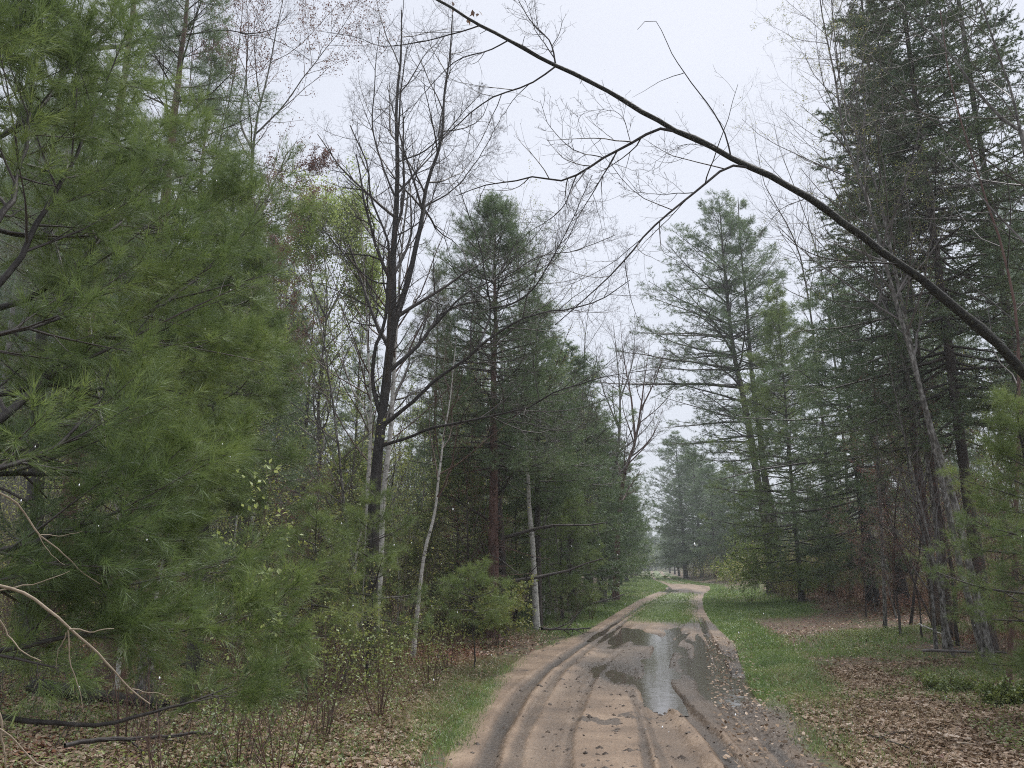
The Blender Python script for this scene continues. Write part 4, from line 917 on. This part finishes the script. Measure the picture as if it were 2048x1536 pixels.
# ------------------------------------------------------------------ shrubs
def shrub(name, label, px, Y, H, spread, ns, leaf, seed, leafsize=.05, leafn=1, mats='twig_red', cat='shrub', kids=(7, 4), dense=1, up=.5, group=None, r=.006):
    rng = SEED(seed); X = X_at(px, Y); b = np.array([X, Y, th(X, Y) - .03])
    root = empty(name, b, label, cat, group)
    az = rng.random(ns) * 6.28; K = 8
    ang = rng.uniform(.1, 1, ns) * spread / H
    S = np.empty((ns, K, 3)); S[:, 0] = b + np.stack([np.cos(az), np.sin(az), az * 0], -1) * .06
    D = nrm(np.stack([np.cos(az) * ang, np.sin(az) * ang, np.ones(ns)], -1)); L = H * rng.uniform(.6, 1.05, ns) / (K - 1)
    for k in range(1, K):
        S[:, k] = S[:, k - 1] + D * L[:, None]; D = nrm(D + rng.normal(size=(ns, 3)) * .08)
    R = r * rng.uniform(.6, 1.1, ns)[:, None] * np.linspace(1, .3, K)[None]
    st = MB(); tubes(st, S, R, 5, 0)
    a, ar = grow(S, R, kids[0], rng, t0=.2, ang=45, lf=.38, up=up, wob=.1, K=5, rmin=.0016); tubes(st, a, ar, 3, 0)
    c, c_ = grow(a, ar, kids[1], rng, t0=.2, ang=45, lf=.45, up=up * .5, wob=.1, K=4, rmin=.0012); tubes(st, c, c_, 3, 0)
    st.build('stems', M[mats], root, b)
    if leaf:
        lf = MB(); leaves(lf, c[:, 1:].reshape(-1, 3), leafsize, rng, 0, n=leafn, jit=leafsize * .5, up=.6, droop=.3)
        lf.build('leaves', M[leaf], root, b)
    return root
shrub('leafy_shrub', 'bright yellow green shrub in new leaf at the far bend, before the twin pine', 1500, 33, 2.7, 1.9, 12, 'fresh', 401, leafsize=.11, leafn=2)
shrub('leafy_shrub', 'sparser yellow green shrub in front of the hazy far pines', 1462, 50, 2.2, 1.8, 12, 'yellowgreen', 402, leafsize=.10, leafn=1)
shrub('leafy_shrub', 'small green leafed shrub right of the bright one', 1612, 31, 1.2, .8, 8, 'fresh', 403, leafsize=.08)
shrub('leafy_shrub', 'shrub with tiers of pale new leaves near the straight birch', 1000, 16, 1.3, .9, 10, 'yellowgreen', 404, leafsize=.07, leafn=2, up=-.2)
shrub('maple_sapling', 'young maple with drooping lime green leaves between pine boughs', 455, 8, 2.5, .5, 4, 'fresh', 405, leafsize=.06, leafn=1, cat='sapling', kids=(6, 4), up=-.2)
shrub('maple_sapling', 'small maple sapling with yellow leaves above the cherry fork', 560, 11, 3.6, .7, 6, 'yellowgreen', 406, leafsize=.055, leafn=1, cat='sapling', up=-.1)
shrub('berry_shrub', 'low bright green berry bush at the foot of the poplar pair', 1900, 10.2, .34, .95, 34, 'moss', 407, leafsize=.03, leafn=2, kids=(5, 3))
shrub('berry_shrub', 'low yellow green bush at the right edge of the verge', 2020, 9.2, .3, .6, 34, 'moss', 408, leafsize=.035, leafn=3, kids=(5, 3))
for i, (px, Y, H, lf) in enumerate([(560, 6.2, .9, None), (640, 7.6, 1.1, 'moss'), (480, 6.6, .8, 'moss'), (330, 6.0, .8, None), (760, 8.6, 1.0, 'moss'), (860, 10.5, 1.1, 'yellowgreen'), (900, 12.5, 1.3, 'moss'), (250, 7.2, 1.2, None), (690, 10, 1.5, 'yellowgreen'), (1130, 19, 1.2, None), (1180, 24, 1.3, 'moss')]):
    shrub('bare_shrub' if lf is None else 'leafy_shrub', ['spindly dark stemmed shrub rising from brown leaves at the lower left', 'thin shrub with specks of green left of the verge', 'dark twiggy shrub with green flecks below the pine spray', 'bare twigs standing by the dead branches', 'knee high shrub with sparse leaves before the crooked birch', 'yellow green twiggy shrub beside the crooked birch', 'leafy thin shrub right of the pine seedling', 'tall bare shrub behind the dead branches', 'yellow leafed thicket shrub before the cherry', 'bare shrub by the brush heap', 'green flecked shrub at the wood edge past the brush heap'][i], px, Y, H, .6, 9, lf, 420 + i, leafsize=.03, leafn=1)

# bleached dead branches hanging in at the lower left
def dead_branch(label, pts, Y0, Y1, r, seed, kids=()):
    rng = SEED(seed); n = len(pts)
    q = [P(a, b, Y0 + (Y1 - Y0) * i / (n - 1)) for i, (a, b) in enumerate(pts)]
    s = smooth_line(q, 24, rng, .012); base = s[0]
    mb = MB(); tubes(mb, s, r * np.linspace(1, .3, 24) , 7, 0, rough=.04, rng=rng)
    o = mb.build('dead_branch', M['dead'], None, base); tag(o, label, 'branch')
    for kp, kr in kids:
        m = MB(); kq = smooth_line([P(a, b, Y0 + (Y1 - Y0) * .5 + .03 * i) for i, (a, b) in enumerate(kp)], 10, rng, .01); tubes(m, kq, kr * np.linspace(1, .35, 10), 5, 0)
        t = m.build('twig', M['dead'], o, base)
dead_branch('longest pale dead branch arching down in the lower left corner', [(-260, 1150), (-80, 1160), (0, 1176), (40, 1188), (90, 1222), (135, 1258), (185, 1300), (220, 1335), (255, 1375), (300, 1408)], 2.9, 3.4, .0085, 501,
            [([(137, 1258), (180, 1262), (228, 1257)], .0035), ([(137, 1262), (140, 1310), (155, 1360), (167, 1425)], .003), ([(135, 1262), (118, 1300), (112, 1338)], .0025), ([(0, 1178), (60, 1165), (140, 1142)], .003), ([(262, 1380), (300, 1385), (345, 1392)], .002)])
dead_branch('pale dead branch sloping above the longest one', [(-200, 930), (-60, 955), (0, 985), (40, 1012), (80, 1068), (120, 1100), (160, 1140), (200, 1168)], 3.0, 3.5, .006, 502, [([(82, 1070), (120, 1072), (165, 1062)], .002), ([(80, 1072), (100, 1110), (130, 1130)], .002)])
dead_branch('short curved dead branch below the longest one', [(-160, 1170), (-40, 1210), (0, 1243), (20, 1275), (50, 1308), (82, 1322)], 2.8, 3.0, .005, 503)
dead_branch('dead stem rising at the bottom left corner', [(-40, 1330), (-10, 1380), (5, 1470), (12, 1560)], 2.6, 2.7, .006, 504)
dead_branch('thin bare branch sloping near the bottom left edge', [(-160, 1400), (0, 1455), (50, 1495), (110, 1540), (160, 1590)], 2.6, 2.8, .004, 505)

# fallen wood
def log(name, label, a, b, r, mat, cat, seed, sag=0.0, kids=0):
    rng = SEED(seed); ps = []
    for t in np.linspace(0, 1, 5):
        px = a[0] + (b[0] - a[0]) * t; Y = a[1] + (b[1] - a[1]) * t; X = X_at(px, Y)
        ps.append([X, Y, th(X, Y) + r * .8 + a[2] * (1 - t) + b[2] * t])
    q = smooth_line(ps, 20, rng, .03); mb = MB(); R = r * np.linspace(1, .55, 20); tubes(mb, q, R, 9, 0, rough=.06, rng=rng)
    if kids:
        c, c_ = grow(q[None], R[None], kids, rng, t0=.2, ang=45, lf=.35, up=.1, wob=.1, K=6, rmin=.003); tubes(mb, c, c_, 4, 0)
        d, d_ = grow(c, c_, 4, rng, t0=.2, ang=45, lf=.4, up=.1, wob=.1, K=4, rmin=.002); tubes(mb, d, d_, 3, 0)
    tag(mb.build(name, M[mat], None, np.array(ps[0])), label, cat)
log('fallen_log', 'fallen birch log lying at the right edge beyond the poplars', (1960, 18.5, .05), (2130, 17.5, .12), .075, 'birch', 'log', 601)
log('stick', 'pale stick lying on leaves at the lower right edge', (1880, 7.35, 0), (2130, 7.25, .02), .011, 'dead', 'stick', 602, kids=3)
log('stick', 'white peeled stick in two pieces left of the poplars', (1845, 16, .30), (1910, 14.5, .10), .018, 'birch', 'stick', 603)
log('fallen_branch', 'dark fallen branch heap at the left wood edge', (1085, 17, .25), (1180, 20, .05), .03, 'bark_dark', 'branch', 604, kids=9)
log('fallen_branch', 'dark branch pointing at the grass beyond the branch heap', (1150, 26, .1), (1248, 29, .55), .035, 'bark_dark', 'branch', 605, kids=6)
log('fallen_branch', 'grey dead branch lying under the poplars', (1850, 13, .15), (2040, 12, .1), .025, 'twig_grey', 'branch', 606, kids=8)
log('fallen_branch', 'thin dark branch on the leaf litter right of the track', (1700, 7.9, .0), (1850, 7.0, .0), .008, 'bark_dark', 'branch', 607, kids=5)
log('fallen_branch', 'brown dead branch low beneath the left pine', (120, 6.4, .15), (420, 7.2, .1), .02, 'bark_dark', 'branch', 608, kids=9)
log('fallen_log', 'mossy dark log lying in shade under the left pine', (60, 9.5, .02), (330, 8.6, .02), .09, 'mossy', 'log', 609, kids=2)
log('tree_stump', 'old grey broken stump in the shade below the pine sprays', (284, 9.2, -.1), (288, 9.25, .75), .12, 'bark_grey', 'stump', 610)

# ------------------------------------------------------------------ uncountable ground cover
rg = SEED(700)
def scatter(n, x0, x1, y0, y1, keep):
    out = []
    c = 0
    while c < n:
        x = rg.uniform(x0, x1, n * 2); y = rg.uniform(y0, y1, n * 2)
        px = px_of(x, y); k = (px > -120) & (px < 2170) & (rg.random(n * 2) < keep(x, y))
        out.append(np.stack([x[k], y[k]], -1)); c += k.sum()
        if len(out) > 60: break
    p = np.concatenate(out)[:n]
    return np.concatenate([p, terrain(p[:, 0], p[:, 1])[:, None]], 1)
def leaf_litter(name, pts, size, mat):
    mb = MB(); N = len(pts)
    nn = nrm(np.stack([rg.normal(size=N) * .45, rg.normal(size=N) * .45, np.ones(N)], -1)); a = nrm(np.cross(nn, rg.normal(size=(N, 3)))); b = np.cross(nn, a)
    s = (size * rg.uniform(.6, 1.35, N))[:, None]; c = rg.uniform(-.1, .28, (N, 1)) * s
    p = pts + np.array([0, 0, .012]) + nn * .004
    w = rg.uniform(.7, 1.2, (N, 1))
    V = np.stack([p - a * s * .5, p - a * s * .15 + b * s * .36 * w + nn * c, p + a * s * .25 + b * s * .28 * w + nn * c * .8, p + a * s * .55 + nn * c * .5, p + a * s * .2 - b * s * .33 * w + nn * c, p - a * s * .2 - b * s * .28 * w + nn * c * .9], 1)
    q = np.arange(N * 6).reshape(-1, 6)
    mb.add(V.reshape(-1, 3), np.concatenate([q[:, [0, 1, 2, 3]], q[:, [0, 3, 4, 5]]]), 0, np.repeat(rg.random(N), 6), smooth=False)
    tag(mb.build(name, M[mat]), kind='stuff')
def blades(name, pts, h, w, mat, tilt=.35, lift=0):
    mb = MB(); N = len(pts)
    d = nrm(np.stack([rg.normal(size=N) * tilt, rg.normal(size=N) * tilt, np.ones(N)], -1)); s = nrm(np.cross(d, rg.normal(size=(N, 3))))
    hh = (h * rg.uniform(.5, 1.4, N))[:, None]; bend = np.stack([rg.normal(size=N), rg.normal(size=N), -np.abs(rg.normal(size=N)) * .5], -1) * .28
    p = pts - np.array([0, 0, .01])
    V = np.stack([p + s * w, p - s * w, p + d * hh * .6 - s * w * .7, p + d * hh * .6 + s * w * .7, p + (d + bend) * hh], 1)
    q = np.arange(N * 5).reshape(-1, 5)
    r = np.repeat(rg.random(N), 5)
    mb.add(V.reshape(-1, 3), q[:, [0, 1, 2, 3]], 0, r, smooth=False)
    mb.F.append((q[:, [3, 2, 4]], 0, False))
    tag(mb.build(name, M[mat]), kind='stuff')
def out_d(x, y): return road_d(x, y) + noise2(x, y, 3, 5) * .1
lk = lambda x, y: (out_d(x, y) > .12) * np.clip(.55 + noise2(x, y, 1.6, 31) * .7, .06, 1) * np.clip(.5 + out_d(x, y) * .5, 0, 1) * np.where(x > roadR(y), ss(60, 14, y), 1)
leaf_litter('leaf_litter', np.concatenate([scatter(75000, -9, 10, 5.2, 13, lk), scatter(30000, -18, 18, 13, 26, lk)]), .052, 'litter')
rk = lambda x, y: (out_d(x, y) > .5) * np.clip(noise2(x, y, 1.1, 44) * 1.2 + .1, .02, 1) * np.where(x < 0, 1, np.clip(ss(3, 5, x - roadR(y)) + .25, 0, 1))
leaf_litter('rusty_litter', np.concatenate([scatter(42000, -9, 12, 5.2, 16, rk), scatter(26000, -20, 24, 14, 44, rk)]), .055, 'rust')
# leaves trodden into the muddy edge of the track
mk = lambda x, y: (road_d(x, y) < .1) * (road_d(x, y) > -.8) * (x > roadL(y) + 1) * .8
p = scatter(900, -4, 8, 5.4, 18, mk); p[:, 2] = .03
leaf_litter('trodden_litter', p, .045, 'litter')
blades('grass', scatter(60000, -7, 8, 5.2, 15, gk), .085, .0028, 'grass')
blades('grass', scatter(80000, -8, 16, 15, 34, gk), .11, .006, 'grass')
blades('grass', scatter(42000, -12, 34, 34, 110, gk), .13, .013, 'grass')
dk = lambda x, y: (out_d(x, y) > .0) * np.clip(noise2(x, y, 2.6, 61) * .8 + .3, .06, .9)
blades('dry_grass', np.concatenate([scatter(32000, -9, 10, 5.2, 14, dk), scatter(22000, -16, 18, 14, 36, dk)]), .12, .0028, 'drygrass', tilt=.7)
sk = lambda x, y: (out_d(x, y) > .6) * np.clip(noise2(x, y, 2.0, 71) * 1.3 - .05, .01, 1)
def herbs(name, pts, h, size, mat):
    mb = MB(); N = len(pts); p = np.repeat(pts, 3, 0) + np.stack([rg.normal(size=N * 3) * .03, rg.normal(size=N * 3) * .03, rg.uniform(.02, 1, N * 3) * h], -1)
    leaves(mb, p, size, rg, 0, up=1.0, droop=.1); tag(mb.build(name, M[mat]), kind='stuff')
herbs('ground_cover', np.concatenate([scatter(15000, -9, 3, 5.2, 13, sk), scatter(9000, -18, 18, 12, 26, sk)]), .14, .03, 'moss')
sk2 = lambda x, y: (out_d(x, y) > 1.6) * np.clip(noise2(x, y, 1.3, 91) * 1.3, .01, 1) * (x > 0)
herbs('ground_cover', scatter(7000, 1, 12, 5.2, 18, sk2), .12, .028, 'moss')

# brushy undergrowth that nobody could count
def brush(name, pts, Hm, leaf, wood, ls, lean=.25, lv=(5, 3), rr=.004, leafp=1.0):
    N = len(pts); K = 6; S = np.empty((N, K, 3)); S[:, 0] = pts
    D = nrm(np.stack([rg.normal(size=N) * lean, rg.normal(size=N) * lean, np.ones(N)], -1)); L = Hm * rg.uniform(.35, 1.15, N) / (K - 1)
    for k in range(1, K): S[:, k] = S[:, k - 1] + D * L[:, None]; D = nrm(D + rg.normal(size=(N, 3)) * .1)
    R = rr * rg.uniform(.6, 1.2, N)[:, None] * np.linspace(1, .3, K)[None]
    mb = MB(); tubes(mb, S, R, 3, 0)
    a, ar = grow(S, R, lv[0], rg, t0=.25, ang=42, lf=.34, up=.4, wob=.1, K=4, rmin=rr * .4); tubes(mb, a, ar, 3, 0)
    c, c_ = grow(a, ar, lv[1], rg, t0=.2, ang=45, lf=.45, up=.2, wob=.1, K=3, rmin=rr * .3); tubes(mb, c, c_, 3, 0)
    if leaf:
        k = rg.random(len(c)) < leafp
        leaves(mb, c[k][:, 1:].reshape(-1, 3), ls, rg, 1, jit=ls, up=.5)
    tag(mb.build(name, [M[wood]] + ([M[leaf]] if leaf else [])), kind='stuff')
bl = lambda a: (lambda x, y: (roadL(y) - x > a) * np.clip(.6 + noise2(x, y, .8, 15) * .6, .1, 1))
br_ = lambda a, y0=0: (lambda x, y: (x - roadR(y) > a) * (y > y0) * np.clip(.6 + noise2(x, y, .8, 16) * .6, .1, 1))
brush('undergrowth', scatter(520, -9, 0, 6.5, 13, bl(1.3)), .75, 'moss', 'twig', .022)
brush('undergrowth', scatter(1700, -22, 5, 11, 30, bl(1.5)), 1.9, 'yellowgreen', 'twig_red', .04, rr=.005, leafp=.8)
brush('undergrowth', scatter(2000, -22, 5, 16, 34, bl(2.0)), 4.8, 'yellowgreen', 'twig_grey', .06, rr=.006, leafp=.85, lean=.12)
brush('undergrowth', scatter(1200, -35, 14, 28, 90, bl(1.6)), 2.4, 'moss', 'twig_grey', .07, rr=.010)
brush('undergrowth', scatter(1300, 5, 22, 14, 34, br_(6.0)), 1.6, 'moss', 'twig_tan', .035, rr=.005, leafp=.5)
brush('undergrowth', scatter(1500, 5, 60, 36, 90, br_(2.6)), 3.2, 'yellowgreen', 'twig_tan', .09, rr=.012, leafp=.6, lean=.08)
brush('undergrowth', scatter(1300, 5, 26, 27, 46, br_(4.6)), 2.2, 'yellowgreen', 'twig_tan', .06, rr=.010, leafp=.5, lean=.12)
brush('undergrowth', scatter(1100, 3, 40, 62, 115, br_(1.2)), 2.0, 'yellowgreen', 'twig_tan', .09, rr=.012, leafp=.7, lean=.15)
brush('undergrowth', scatter(1100, 6, 20, 32, 44, br_(3.0)), 1.5, 'yellowgreen', 'twig_tan', .06, rr=.008, leafp=.6, lean=.2)
brush('undergrowth', scatter(420, 3, 14, 9, 17, br_(3.8)), 1.3, None, 'twig_tan', .03, rr=.004)
brush('dry_brush', scatter(3000, 5, 24, 20, 42, br_(4.6, 22)), .45, 'rust', 'twig_tan', .05, rr=.006, leafp=.6, lean=.5, lv=(4, 2))
brush('dry_brush', scatter(900, -14, 2, 8, 22, bl(1.6)), .5, 'brownleaf', 'twig_red', .045, rr=.004, leafp=.6, lean=.5, lv=(4, 2))

# a far wood behind everything, reading as one mass
def far_wood(name, x0, x1, y0, y1, n, keep, hmax):
    pts = scatter(n, x0, x1, y0, y1, keep); N = len(pts); H = rg.uniform(.45, 1.0, N) * hmax(pts)
    mb = MB(); up = np.array([0, 0, 1.0]); K = 4
    S = pts[:, None] + up * (H[:, None] * np.linspace(0, 1, K)[None])[..., None] + rg.normal(size=(N, K, 3)) * .12
    S[:, 0] = pts; tubes(mb, S, (.10 * H / 9)[:, None] * np.linspace(1, .2, K)[None], 4, 0)
    kind = rg.random(N) < .62
    Pn = S[kind]; a, ar = grow(Pn, np.full((len(Pn), K), .03), 46, rg, t0=.15, ang=78, L=1.5, tl=.75, up=.15, wob=.08, K=3, rmin=.012); tubes(mb, a, ar, 3, 0)
    q, ax = samp(a, np.linspace(.2, 1, 6)[None] * np.ones((len(a), 1))); needles(mb, q.reshape(-1, 3), ax.reshape(-1, 3), 7, .26, .045, rg, mat=1, spread=1)
    Bn = S[~kind]; b, b_ = grow(Bn, np.full((len(Bn), K), .03), 16, rg, t0=.35, ang=38, L=2.2, tl=.4, up=.6, K=4, rmin=.01); tubes(mb, b, b_, 3, 0)
    c, c_ = grow(b, b_, 7, rg, t0=.2, ang=40, lf=.45, up=.3, K=3, rmin=.007); tubes(mb, c, c_, 3, 0)
    leaves(mb, c[:, 2].reshape(-1, 3), .10, rg, 2, n=2, jit=.1)
    tag(mb.build(name, [M['twig_grey'], M['needle'], M['yellowgreen']]), kind='stuff')
def hcap(pts):
    px = px_of(pts[:, 0], pts[:, 1]); return np.array([max(3.0, P(a, cap(a) + 130, y)[2]) for a, y in zip(px, pts[:, 1])])
far_wood('far_forest', -75, 20, 36, 100, 520, lambda x, y: (roadL(y) - x > 3.2) * 1.0, hcap)
far_wood('far_forest', 10, 110, 60, 140, 360, lambda x, y: (x - roadR(y) > 7) * 1.0, lambda p: np.minimum(hcap(p), 13))
brush('undergrowth', scatter(500, 32, 80, 225, 270, lambda x, y: 1.0 + 0 * x), 7.0, 'moss', 'twig_grey', .5, rr=.03)
far_wood('far_forest', 30, 90, 255, 330, 150, lambda x, y: 1.0 + 0 * x, lambda p: np.full(len(p), 15.0))

# mud clods and small stones on the track
rc = SEED(800)
mb = MB(); n = 900
cy_ = rc.uniform(5.6, 17, n); cx_ = roadL(cy_) + (roadR(cy_) - roadL(cy_)) * np.clip(rc.normal(.55, .28, n), .03, .97)
V0 = np.array([[1, 0, 0], [-1, 0, 0], [0, 1, 0], [0, -1, 0], [0, 0, 1], [0, 0, -1]], float)
F0 = np.array([[0, 2, 4], [2, 1, 4], [1, 3, 4], [3, 0, 4], [2, 0, 5], [1, 2, 5], [3, 1, 5], [0, 3, 5]])
# height of the track at each clod, from the sheet's own grid
iy = np.clip(np.searchsorted(ty, cy_), 0, len(ty) - 1); uu = (cx_ - (roadL(cy_) - .3 - .004 * cy_)) / ((roadR(cy_) - roadL(cy_)) + .6 + .008 * cy_); iu = np.clip((uu * 259).round().astype(int), 0, 259)
cz = TZ[iy, iu]
r = rc.gamma(2.0, .0055, n) + .003
V = V0[None] * r[:, None, None] * rc.uniform(.6, 1.4, (n, 6, 3)) * np.array([1.3, 1.3, .7]) + np.stack([cx_, cy_, cz], -1)[:, None]
mb.add(V.reshape(-1, 3), (F0[None] + np.arange(n)[:, None, None] * 6).reshape(-1, 3), 0, smooth=False)
mudm = barkmat('mud_clods', [(.3, (.03, .023, .018)), (.7, (.13, .095, .07))], scale=30, stretch=1, rough=.5)
tag(mb.build('mud_crumbs', mudm), kind='stuff')

# falling sleet
mb = MB(); n = 260; Yr = rc.uniform(1.0, 7, n); pxr = rc.uniform(-50, 2100, n); pyr = rc.uniform(0, 1500, n)
C0 = np.array([P(a, b, c) for a, b, c in zip(pxr, pyr, Yr)]); C0 = C0[C0[:, 2] > .2]; n = len(C0)
rs = rc.uniform(.0008, .0015, n)
V = V0[None] * rs[:, None, None] * np.array([1, 1, 2.0]) + C0[:, None]
mb.add(V.reshape(-1, 3), (F0[None] + np.arange(n)[:, None, None] * 6).reshape(-1, 3), 0, smooth=True)
m, n_, l_ = nodemat('sleet'); b_ = n_.new('ShaderNodeBsdfPrincipled'); b_.inputs['Base Color'].default_value = (.85, .88, .92, 1); b_.inputs['Roughness'].default_value = .4
o_ = n_.new('ShaderNodeOutputMaterial'); l_.new(b_.outputs[0], o_.inputs[0])
tag(mb.build('sleet', m), kind='stuff')

# ------------------------------------------------------------------ rain haze
def haze():
    x0, x1, y0, y1, z0, z1 = -420, 460, -60, 520, -2.5, 32
    v = [(x, y, z) for z in (z0, z1) for y in (y0, y1) for x in (x0, x1)]
    f = [(0, 2, 3, 1), (4, 5, 7, 6), (0, 1, 5, 4), (2, 6, 7, 3), (0, 4, 6, 2), (1, 3, 7, 5)]
    me = bpy.data.meshes.new('haze'); me.from_pydata(v, [], f); me.update()
    m, n, l = nodemat('haze_air'); pv = n.new('ShaderNodeVolumePrincipled'); pv.inputs['Density'].default_value = HAZE; pv.inputs['Color'].default_value = (.86, .92, .95, 1)
    pv.inputs['Anisotropy'].default_value = 0.2
    o = n.new('ShaderNodeOutputMaterial'); l.new(pv.outputs[0], o.inputs['Volume'])
    me.materials.append(m); ob = bpy.data.objects.new('haze', me); sc.collection.objects.link(ob); ob['kind'] = 'stuff'
HAZE = 0.0013
haze()
ORD = 'nearest,second,third,fourth,fifth,sixth,seventh,eighth,ninth,tenth,eleventh,twelfth,thirteenth,fourteenth,fifteenth,sixteenth,seventeenth,eighteenth,nineteenth,twentieth'.split(',')
MARKS = [(60, 'left picture edge'), (220, 'nearest pine limbs'), (400, 'leaning maple sapling'), (480, 'forked maple'), (560, 'rust coloured maple'), (645, 'bright green aspen'), (745, 'dark cherry'), (850, 'crooked birch'), (1003, 'red barked trunk'), (1066, 'straight birch'), (1150, 'left pine row'), (1310, 'end of the track'),
         (1545, 'twin pine'), (1640, 'gnarled bare tree'), (1745, 'first black trunk'), (1800, 'second black trunk'), (1880, 'bent grey stem'), (1970, 'poplar pair'), (2050, 'right picture edge')]
byg = {}
for o in sc.objects:
    if o.get('group') and o.parent is None and ('deep in' in o['group'] or 'crowded' in o['group'] or 'misty' in o['group']):
        px = px_of(o.location.x, o.location.y); mk_ = min(MARKS, key=lambda q: abs(q[0] - px))[1]
        byg.setdefault((o['group'], o['label'].split(' crowded')[0].split(' standing')[0].split(' closing')[0], mk_), []).append(o)
for (g_, d_, m_), os_ in byg.items():
    os_.sort(key=lambda q: q.location.y)
    for i, o in enumerate(os_):
        side = 'left' if 'left' in g_ else 'right' if 'right' in g_ else 'far'
        o['label'] = d_ + (' by the ' + m_) + ((', ' + (ORD[i] if i == 0 else ORD[i] + ' farther') + ' one') if len(os_) > 1 else '')
print('TRIS', sum(len(o.data.polygons) for o in sc.objects if o.type == 'MESH'), 'unique', sum(len(m.polygons) for m in bpy.data.meshes))
